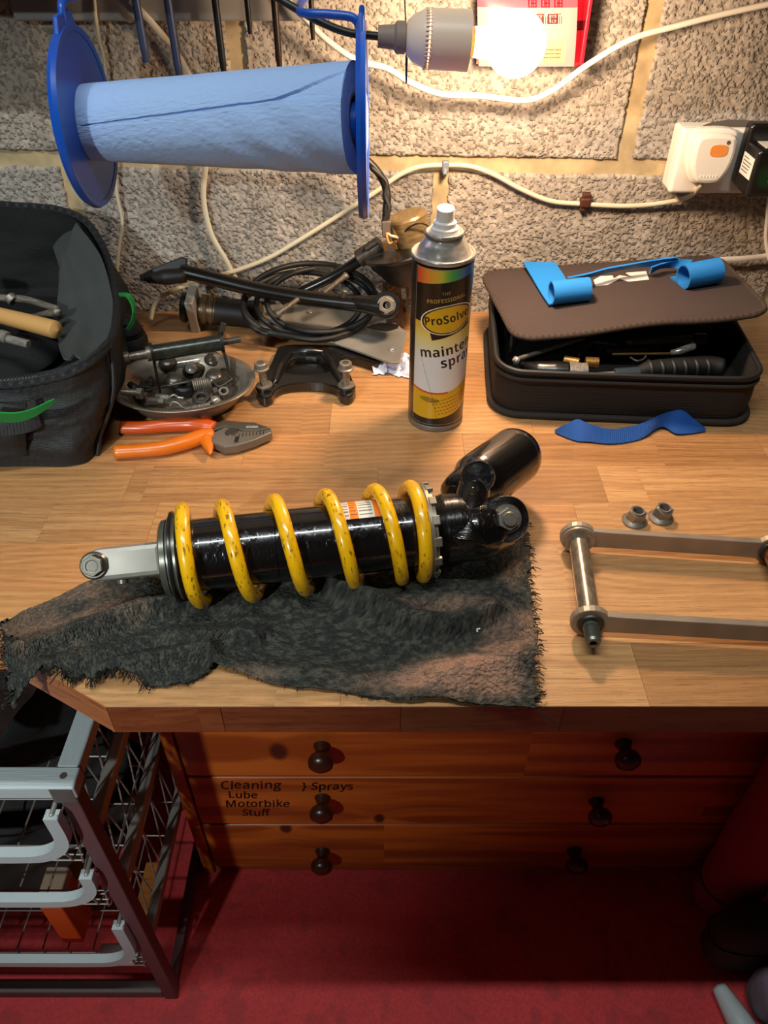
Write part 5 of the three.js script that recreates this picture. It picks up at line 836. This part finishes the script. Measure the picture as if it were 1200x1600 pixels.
  tool('hex_key', 'dark bent hexagon key lying behind the brass tubes in the tool case', 'hex key', IN(480, 170, .04), [['key', tube([IN(395, 205, .046), IN(430, 170, .048), IN(450, 150, .049), IN(500, 152, .049), IN(560, 160, .048)], .0022, 8, 40), darkSteel]]);
  tool('socket_wrench', 'dull socket wrench bar lying at the right behind the black ratchet handle', 'wrench', IN(760, 145, .04), [['bar', vtube([IN(600, 150, .046), IN(720, 145, .046), IN(900, 140, .046)], [.0042, .005, .0055], 12, 24), dullSteel], ['socket', cyl(IN(880, 141, .046), IN(935, 140, .046), .0078, .0078, 18, .001), darkSteel]]);
  tool('black_pouch', 'flat black pouch filling the bottom of the strapped tool case', 'pouch', L(0, .02, 0), [['body', rbox(w - .035, .026, d - .035, .010).translate(0, .0185, 0).applyMatrix4(TM), caseIn]]);
}
// ---------------------------------------------------------------- black tool bag on the left
{
  const t = thing('tool_bag', 'big open black tool bag with green straps standing at the left on the worktop', 'tool bag', V(-.5, W, .2));
  const q = (x, y, z) => atZ(x, y, z);
  const rim = [V(-.52, .986, .338), V(-.40, .986, .340), q(60, 597, .338), q(120, 580, .333), q(160, 552, .305), q(182, 500, .22), q(176, 438, .14), q(160, 385, .095), q(132, 346, .072), q(92, 329, .062), q(30, 323, .06), V(-.50, 1.06, .058), V(-.62, 1.05, .06), V(-.71, 1.01, .12), V(-.72, .99, .24), V(-.66, .986, .325)];
  const base = [[-.52, .349], [-.42, .349], [-.35, .348], [-.312, .347], [-.297, .338], [-.298, .24], [-.305, .15], [-.312, .10], [-.325, .075], [-.36, .063], [-.43, .060], [-.52, .06], [-.64, .062], [-.72, .10], [-.735, .24], [-.70, .335]].map(([x, z]) => V(x, W + .0012, z));
  const rc = new THREE.CatmullRomCurve3(rim, true, 'centripetal'), bc = new THREE.CatmullRomCurve3(base, true, 'centripetal');
  const cen = V(-.51, 0, .2), U2 = (u) => ((u % 1) + 1) % 1;
  const wall = (u, v, off = 0) => { const a = bc.getPoint(U2(u)), b = rc.getPoint(U2(u)); const p = a.clone().lerp(b, v); const o = p.clone().sub(cen); o.y = 0; o.normalize(); const ang = u * 40; p.addScaledVector(o, off + Math.sin(Math.PI * v) * (.018 * (fbm(ang * .35, v * 5, 4, 5) - .3) + .004 * Math.sin(ang + v * 6) + .007 * Math.exp(-(((U2(u) - .36) / .10) ** 2)))); return p; };
  part(t, 'shell', grid(220, 40, (u, v) => wall(u, v), true), bagBlack);
  part(t, 'lining', grid(160, 30, (u, v) => { if (v <= .8) { const p = wall(u, 1 - v * .78); const o = p.clone().sub(cen); o.y = 0; p.addScaledVector(o.normalize(), -.006 - .012 * v); return p; } const p = wall(u, .376), k = 1 - (v - .8) / .2; p.lerp(V(cen.x, p.y, cen.z), 1 - k * .96); p.y = lerp(p.y, W + .045, (v - .8) / .2); return p; }, true), bagInDark);
  part(t, 'bottom', grid(80, 4, (u, v) => bc.getPoint(U2(u)).lerp(V(cen.x, W + .0011, cen.z), v), true), bagBlack);
  part(t, 'rim', tube(rc.getPoints(110).slice(0, -1).map((p) => p.clone().add(V(0, .001, 0))), .0042, 10, 300, true), bagBlack);
  const zp = []; for (let i = 0; i < 80; i++) { const u = U2(-.10 + .36 * i / 79), p = rc.getPoint(u); zp.push(p.clone().add(V(0, .0048, -.002))); } part(t, 'zip', tube(zp, .0028, 8, 200), zipMat);
  const zt = []; for (let i = 0; i < 120; i++) { const u = U2(-.10 + .34 * i / 119), p = rc.getPoint(u); zt.push(rbox(.0012, .0022, .0055, .0003, p.clone().add(V(0, .0068, -.002)))); } part(t, 'zip_teeth', M(zt), mat({ color: 0x3a3c3e, roughness: .4, metalness: .4 })).userData.kind = 'stuff';
  part(t, 'lining_panel', ribbon([q(120, 348, .083), q(150, 390, .112), q(170, 445, .155), q(176, 500, .225), q(163, 540, .285), q(140, 560, .315)], [q(92, 415, .105), q(90, 445, .13), q(89, 480, .165), q(89, 510, .20), q(92, 535, .245), q(100, 556, .29)], .002, 60, 14, (p, u, v) => { p.y += .003 * Math.sin(v * 9 + u * 3); p.x += .004 * (fbm(u * 6, v * 4, 2, 3) - .5); return p; }), bagInLit, 'folded lining on the right side, lit tone put into its grey');  // lit side of the dark lining, its brightness put into the colour
  part(t, 'lining_fold', ribbon([q(82, 385, .072), q(105, 368, .074), q(124, 352, .078)], [q(92, 415, .085), q(108, 395, .085), q(128, 362, .084)], .002, 24, 8, (p, u, v) => { p.y += .004 * Math.sin(v * 5 + u * 4); return p; }), bagInLit);  // fold in the same lit lining tone
  // front pocket with green webbing
  part(t, 'front_pocket', sheet(70, 30, (u, v) => { const x = lerp(-.70, -.333 - .018 * (1 - v), u), y = lerp(W + .020, W + .079, v); const e = Math.pow(Math.sin(Math.PI * clamp(u, .001, .999)), .35) * Math.pow(Math.sin(Math.PI * clamp(v * .9 + .05)), .5); return V(x, y, .349 + .024 * e + .0035 * Math.sin(v * 11 + u * 9) * e + .004 * (fbm(u * 14, v * 6, 3, 3) - .5)); }, .003), bagBlack);
  part(t, 'pocket_flap', sheet(60, 14, (u, v) => { const x = lerp(-.70, -.325, u), e = Math.pow(Math.sin(Math.PI * clamp(u, .001, .999)), .3); return V(x, W + .083 - .028 * v - .004 * Math.sin(u * 15), .347 + (.010 + .020 * v) * e); }, .003), bagBlack);
  part(t, 'green_strap', ribbon([[-40, 640, .388], [-5, 645, .388], [25, 646, .389], [50, 640, .386], [85, 624, .374]].map((a) => q(...a)), [[-40, 655, .386], [-5, 659, .386], [25, 660, .387], [55, 651, .385], [88, 628, .373]].map((a) => q(...a)), .0018, 40, 4), greenWeb);
  part(t, 'side_pocket', vtube([q(192, 500, .16), q(199, 530, .16), q(200, 570, .165), q(193, 605, .17)], [.014, .023, .024, .016], 20, 30), bagBlack);
  part(t, 'side_strap', ribbon([[184, 463, .17], [198, 466, .18], [206, 482, .185], [204, 500, .19], [196, 514, .195]].map((a) => q(...a)), [[186, 459, .165], [204, 462, .175], [211, 482, .18], [209, 502, .187], [201, 516, .192]].map((a) => q(...a)), .0018, 40, 4), greenWeb);
  part(t, 'seam_piping', tube([0, .2, .4, .6, .8, 1].map((v) => wall(.262, v, .003)), .0024, 8, 40), zipMat);
  // tools sticking up inside
  const tl = (n, l, c, pts, parts) => { const k = thing(n, l, c, q(...pts[0])); for (const [pn, g, m] of parts) part(k, pn, g, m); };
  tl('hammer', 'hammer with a worn wooden handle lying in the black tool bag', 'hammer', [[60, 508, .235]], [['handle', vtube([q(-90, 472, .19), q(-20, 488, .205), q(40, 503, .225), q(86, 515, .24)], [.0078, .0080, .0090, .0094], 18, 50), mat({ color: 0xc39355, roughness: .6 })], ['head', cyl(q(-92, 430, .18), q(-88, 520, .20), .013, .013, 20, .002), darkSteel]]);
  tl('spanner', 'long bright steel spanner crossing the back of the black tool bag', 'spanner', [[30, 468, .17]], [['shank', vtube([q(-60, 462, .15), q(15, 466, .16), q(40, 468, .165), q(90, 483, .19)], [.0035, .0042, .0040, .0036], 12, 40), steel], ['jaw', cyl(q(14, 463, .163), q(22, 471, .166), .0065, .0065, 18, .0008), steel]]);
  tl('ratchet', 'dull steel ratchet bar pointing down-left behind the hammer handle', 'ratchet', [[60, 497, .20]], [['bar', vtube([q(20, 503, .19), q(60, 496, .20), q(92, 486, .21)], [.0050, .0052, .0046], 12, 24), dullSteel]]);
  tl('socket_extension', 'short chrome extension bar in front of the hammer handle in the bag', 'extension bar', [[10, 525, .26]], [['bar', cyl(q(-40, 516, .25), q(45, 538, .27), .0042, .0042, 14, .0006), chrome], ['head', cyl(q(0, 524, .26), q(12, 528, .263), .0062, .0062, 16, .0006), chrome]]);
  tl('cloth_bundle', 'dark crumpled cloth filling the bottom of the black tool bag', 'cloth', [[0, 500, .2]], [['cloth', grid(60, 30, (u, v) => { const a = u * 6.2832, r = (v < .999 ? Math.sin(v * Math.PI / 2) : 1); const x = -.52 + .165 * r * Math.cos(a), z = .205 + .105 * r * Math.sin(a); return V(x, W + .048 + .030 * Math.cos(v * Math.PI / 2) * (.7 + .6 * fbm(x * 40, z * 40, 3, 3)), z); }), bagInDark]]);
}
// ---------------------------------------------------------------- wire basket tower at lower left
{
  const x1 = -.3235, x0 = -.80, z1 = .541, z0 = .11, H = .632, s = .020;
  const t = thing('basket_tower', 'grey steel drawer tower with pull-out wire baskets under the left end of the worktop', 'basket tower', V((x0 + x1) / 2, 0, (z0 + z1) / 2));
  for (const [x, z] of [[x1, z1], [x0, z1], [x1, z0], [x0, z0]]) part(t, 'post', rbox(s, H - .022, s, .002, V(x - Math.sign(x - (x0 + x1) / 2) * s / 2, (H - .022) / 2 + .0005, z - Math.sign(z - .3) * s / 2)), plumShade);
  const cx = (x0 + x1) / 2, cz = (z0 + z1) / 2;
  part(t, 'top_rail', rbox(x1 - x0 + .004, .022, .026, .003, V(cx, H - .0115, z1 - .012)), greyPaint); part(t, 'top_rail', rbox(x1 - x0, .022, .022, .003, V(cx, H - .0115, z0 + .011)), greyPaint);
  for (const x of [x1 - .012, x0 + .012]) part(t, 'side_rail', rbox(.024, .021, z1 - z0 - .046, .003, V(x, H - .0115, cz)), greyPaint);
  part(t, 'corner_joint', rbox(.027, .030, .030, .003, V(x1 - .0125, H - .0165, z1 - .0135)), mat({ color: 0x5d5653, roughness: .55 }));
  part(t, 'corner_screw', cyl(V(x1 - .0125, H - .002, z1 - .0135), V(x1 - .0125, H - .0004, z1 - .0135), .004, .004, 12), dullSteel);
  for (const y of [.515, .372, .20, .012]) for (const x of [x1 - .010, x0 + .010]) part(t, 'runner', rbox(.015, .018, z1 - z0 - .044, .003, V(x, y, cz)), y < .1 ? plumShade : wireMat);
  part(t, 'bottom_rail', rbox(x1 - x0 - .042, .022, .018, .003, V(cx, .0125, z1 - .011)), mat({ color: 0x6b5f5c, roughness: .6 }));
  for (const [yt, yl, yb, zf] of [[.598, .508, .47, z1 + .012], [.455, .386, .345, z1 + .010], [.295, .172, .12, z1 + .004]]) {
    const bk = new THREE.Group(); bk.name = 'basket'; t.add(bk);
    const xa = x0 + .026, xb = x1 - .026, zb = z0 + .03;
    // front lip dips in the middle: broad flat bar
    const path = [], rad = Math.min(.05, (yt - yl) * .9); path.push(V(xb, yt, zf)); path.push(V(xb, yl + rad, zf)); for (let i = 1; i <= 6; i++) { const a = i / 6 * Math.PI / 2; path.push(V(xb - rad + rad * Math.cos(a), yl + rad - rad * Math.sin(a), zf)); } path.push(V(cx, yl, zf)); const n = path.length; for (let i = n - 2; i >= 0; i--) path.push(V(2 * cx - path[i].x, path[i].y, path[i].z));
    const A = path.map((p, i) => { const k = path[Math.min(i + 1, path.length - 1)].clone().sub(path[Math.max(0, i - 1)]).normalize(); return p.clone().addScaledVector(V(-k.y, k.x, 0), .0075); }), B = path.map((p, i) => { const k = path[Math.min(i + 1, path.length - 1)].clone().sub(path[Math.max(0, i - 1)]).normalize(); return p.clone().addScaledVector(V(k.y, -k.x, 0), .0075); });
    part(bk, 'front_lip', M(ribbon(A, B, .006, 140, 4), ribbon(B, A, .006, 140, 4)), greyPaint);
    part(bk, 'rim', tube([V(xb, yt, zf), V(xb, yt, zb), V(xa, yt, zb), V(xa, yt, zf)].flatMap((p, i, a) => i ? [a[i - 1].clone().lerp(p, .05), a[i - 1].clone().lerp(p, .95), p] : [p]), .003, 8, 120), wireMat);
    const wr = (p) => part(bk, 'wire', tube(p, .0014, 6, 2 * p.length), wireMat);
    for (const y of [yb, yb + .014, yb + .03]) wr([V(xa, y, zf - .012), V(xb, y, zf - .012)]);
    for (let x = xb - .01; x > xa; x -= .038) wr([V(x, yl, zf - .002), V(x - .001, yb, zf - .012), V(x - .001, yb - .003, zf - .03), V(x, yb - .003, zf - .2)]);
    for (const y of [yb, yb + .03]) wr([V(xb, y, zf - .012), V(xb, y, zb)]);
    for (let z = zf - .03; z > zb; z -= .05) { wr([V(xb, yt, z), V(xb - .002, yb, z - .02)]); wr([V(xb, yt, z), V(xb - .002, yb, z + .02)]); }
    for (let z = zf - .03; z > zb; z -= .06) wr([V(xa, yb - .003, z), V(xb, yb - .003, z)]);
  }
  const lump = (n, l, c, p, sx, sy, sz, m, sd) => { const k = thing(n, l, c, p.clone()); part(k, 'cloth', (() => { const g = new THREE.SphereGeometry(1, 72, 48); const a = g.attributes.position; for (let i = 0; i < a.count; i++) { const v = V(a.getX(i), a.getY(i), a.getZ(i)); const r = 1 + .22 * (fbm(v.x * 3 + 9, v.y * 3 + v.z * 2 + 9, 4, sd) - .5) + .1 * Math.sin(v.x * 7 + v.z * 9 + v.y * 4); v.multiplyScalar(r); a.setXYZ(i, p.x + v.x * sx, p.y + Math.max(v.y, -.75) * sy, p.z + v.z * sz); } g.computeVertexNormals(); return prep(g); })(), m); };
  lump('cloth_bag', 'black crumpled bag filling the top wire basket', 'bag', V(-.535, .575, .345), .17, .085, .165, fabric(0x101112, .8), 3);
  lump('cloth_bag', 'dark crumpled cloth in the middle wire basket', 'bag', V(-.54, .40, .345), .165, .062, .165, fabric(0x151413, .8), 7);
  lump('cloth_bag', 'dim brown cloth heap at the back of the bottom wire basket', 'bag', V(-.56, .18, .30), .15, .062, .14, fabric(0x2a1d17, .8), 11);
  { const a = atZ(127, 1487, .50), k = thing('orange_box', 'bright orange box standing in the bottom wire basket', 'box', V(a.x, .12, a.z)); part(k, 'carton', rbox(.032, .125, .05, .003, V(a.x, .183, .478)), mat({ color: 0xe0560c, roughness: .55 })); part(k, 'pale_end', rbox(.0325, .022, .0505, .003, V(a.x, .252, .478)), mat({ color: 0xb89a84, roughness: .6 })); }
  { const a = atZ(170, 1447, .44), k = thing('yellow_tin', 'small yellow-topped tin beside the orange box', 'tin', V(a.x, .12, a.z)); part(k, 'body', cyl(V(a.x, .1195, a.z), V(a.x, .20, a.z), .017, .017, 24, .001), mat({ color: 0x2a241c, roughness: .5 })); part(k, 'lid', cyl(V(a.x, .20, a.z), V(a.x, .222, a.z), .0165, .0165, 24, .002), mat({ color: 0xc79a14, roughness: .45 })); }
  { const k = thing('white_packet', 'flat white packet lying at the front of the bottom wire basket', 'packet', V(-.39, .125, .53)); part(k, 'packet', rbox(.06, .012, .028, .003, V(-.392, .129, .522)), mat({ color: 0xd8dcdc, roughness: .6 })); }
  { const k = thing('plank_offcut', 'pale wood offcut lying in the bottom basket right of the orange box', 'wood', V(-.35, .12, .45)); part(k, 'board', boxUV(rbox(.03, .03, .12, .002, V(-.362, .137, .455)), .3), tanWood); }
  { const a = atZ(22, 1158, .60), b = atZ(-15, 1222, .64), k = thing('grey_tool_handle', 'grey tool handle poking out of the top basket at the left edge', 'tool', a.clone()); part(k, 'handle', cyl(V(-.475, .655, .50), V(-.50, .650, .56), .0075, .0075, 18, .002), greyPaint); }  // grey tool handle, modelled as a plain rod
  { const k = thing('brown_cloth', 'dark brown cloth draped over the back of the top wire basket', 'cloth', V(-.42, .63, .4)); part(k, 'cloth', sheet(50, 40, (u, v) => { const x = lerp(-.49, -.395, u) - .05 * (v - .5), z = lerp(.36, .51, v); return V(x, .640 + .045 * Math.sin(Math.PI * u) + .012 * (fbm(u * 6, v * 6, 3, 8) - .5) + .02 * (1 - v), z); }, .004), fabric(0x33211b, .85)); }
}
// ---------------------------------------------------------------- things at the right, in the dark
{
  const a = V(.566, .0015, .396), b = V(.570, .8, .398); const ax = b.clone().sub(a).normalize();
  const t = thing('rolled_mat', 'maroon padded roll standing upright beside the drawers at the right edge', 'roll', V(a.x, 0, a.z));
  const R = .046, g = grid(60, 60, (u, v) => { const m = frame(a, ax), th = u * 6.2832, k = v < .06 ? Math.sqrt(1 - ((.06 - v) / .06) ** 2) : v > .94 ? Math.sqrt(Math.max(0, 1 - ((v - .94) / .06) ** 2)) : 1; const r = R * k * (1 + .05 * Math.sin(v * 26) * .5 + .04 * (fbm(Math.cos(th) * 2 + 5, v * 6, 3, 4) - .5)); return V(r * Math.cos(th), v * .80, r * Math.sin(th)).applyMatrix4(m); }, true);
  { const p = g.attributes.position; for (let i = 0; i < p.count; i++) if (p.getY(i) < .002) p.setY(i, .002); g.computeVertexNormals(); }
  part(t, 'padding', g, fabric(0xa03450, .8));
  part(t, 'tie_cord', tube([...Array(24)].map((_, i) => { const m = frame(a.clone().addScaledVector(ax, .10), ax), th = i / 24 * 6.2832; return V(.0485 * Math.cos(th), .012 * Math.cos(th), .0485 * Math.sin(th)).applyMatrix4(m); }), .0025, 6, 80, true), mat({ color: 0x6f5a4e, roughness: .7 }));
  const pad = (n, l, c, p, sx, sy, sz, m, pn) => { const k = thing(n, l, c, V(p.x, 0, p.z)); part(k, pn, (() => { const g = new THREE.SphereGeometry(1, 64, 44), q = g.attributes.position; for (let i = 0; i < q.count; i++) { const x = q.getX(i), y = q.getY(i), z = q.getZ(i); const pw = (v) => Math.sign(v) * Math.pow(Math.abs(v), .62); const n2 = 1 + .06 * (fbm(x * 3 + 7, y * 3 + z * 2 + 7, 3, 4) - .5); q.setXYZ(i, p.x + pw(x) * sx * n2, Math.max(.002, p.y + pw(y) * sy * n2), p.z + pw(z) * sz * n2); } g.computeVertexNormals(); return prep(g); })(), m); return k; };
  const d = pad('dark_bag', 'dark grey padded bag on the red floor at the lower right', 'bag', V(.585, .085, .482), .082, .082, .032, fabric(0x37332f, .85), 'body');
  part(d, 'seam', tube([...Array(20)].map((_, i) => { const th = i / 20 * 6.2832; return V(.585 + .0825 * Math.sign(Math.cos(th)) * Math.pow(Math.abs(Math.cos(th)), .62), .10, .482 + .0325 * Math.sign(Math.sin(th)) * Math.pow(Math.abs(Math.sin(th)), .62)); }), .0022, 6, 120, true), zipMat);
  pad('grey_cushion', 'lavender-grey rounded cushion at the bottom right corner', 'cushion', V(.602, .058, .552), .044, .054, .034, fabric(0x77707c, .85), 'cover');
  const e = thing('white_trim', 'white plastic curved trim piece lying in front of the grey cushion', 'trim', V(.56, 0, .62));
  part(e, 'trim', vtube([V(.524, .020, .532), V(.538, .021, .575), V(.562, .021, .635), V(.58, .020, .70), V(.60, .020, .75)], [.012, .0190, .0200, .0190, .014], 18, 50), mat({ color: 0xc9d6d6, roughness: .45 }));
  part(e, 'trim_rib', vtube([V(.549, .030, .580), V(.572, .031, .632), V(.590, .030, .67)], [.004, .0075, .005], 12, 24), mat({ color: 0xbccaca, roughness: .45 }));
}
renderer.render(scene, camera);
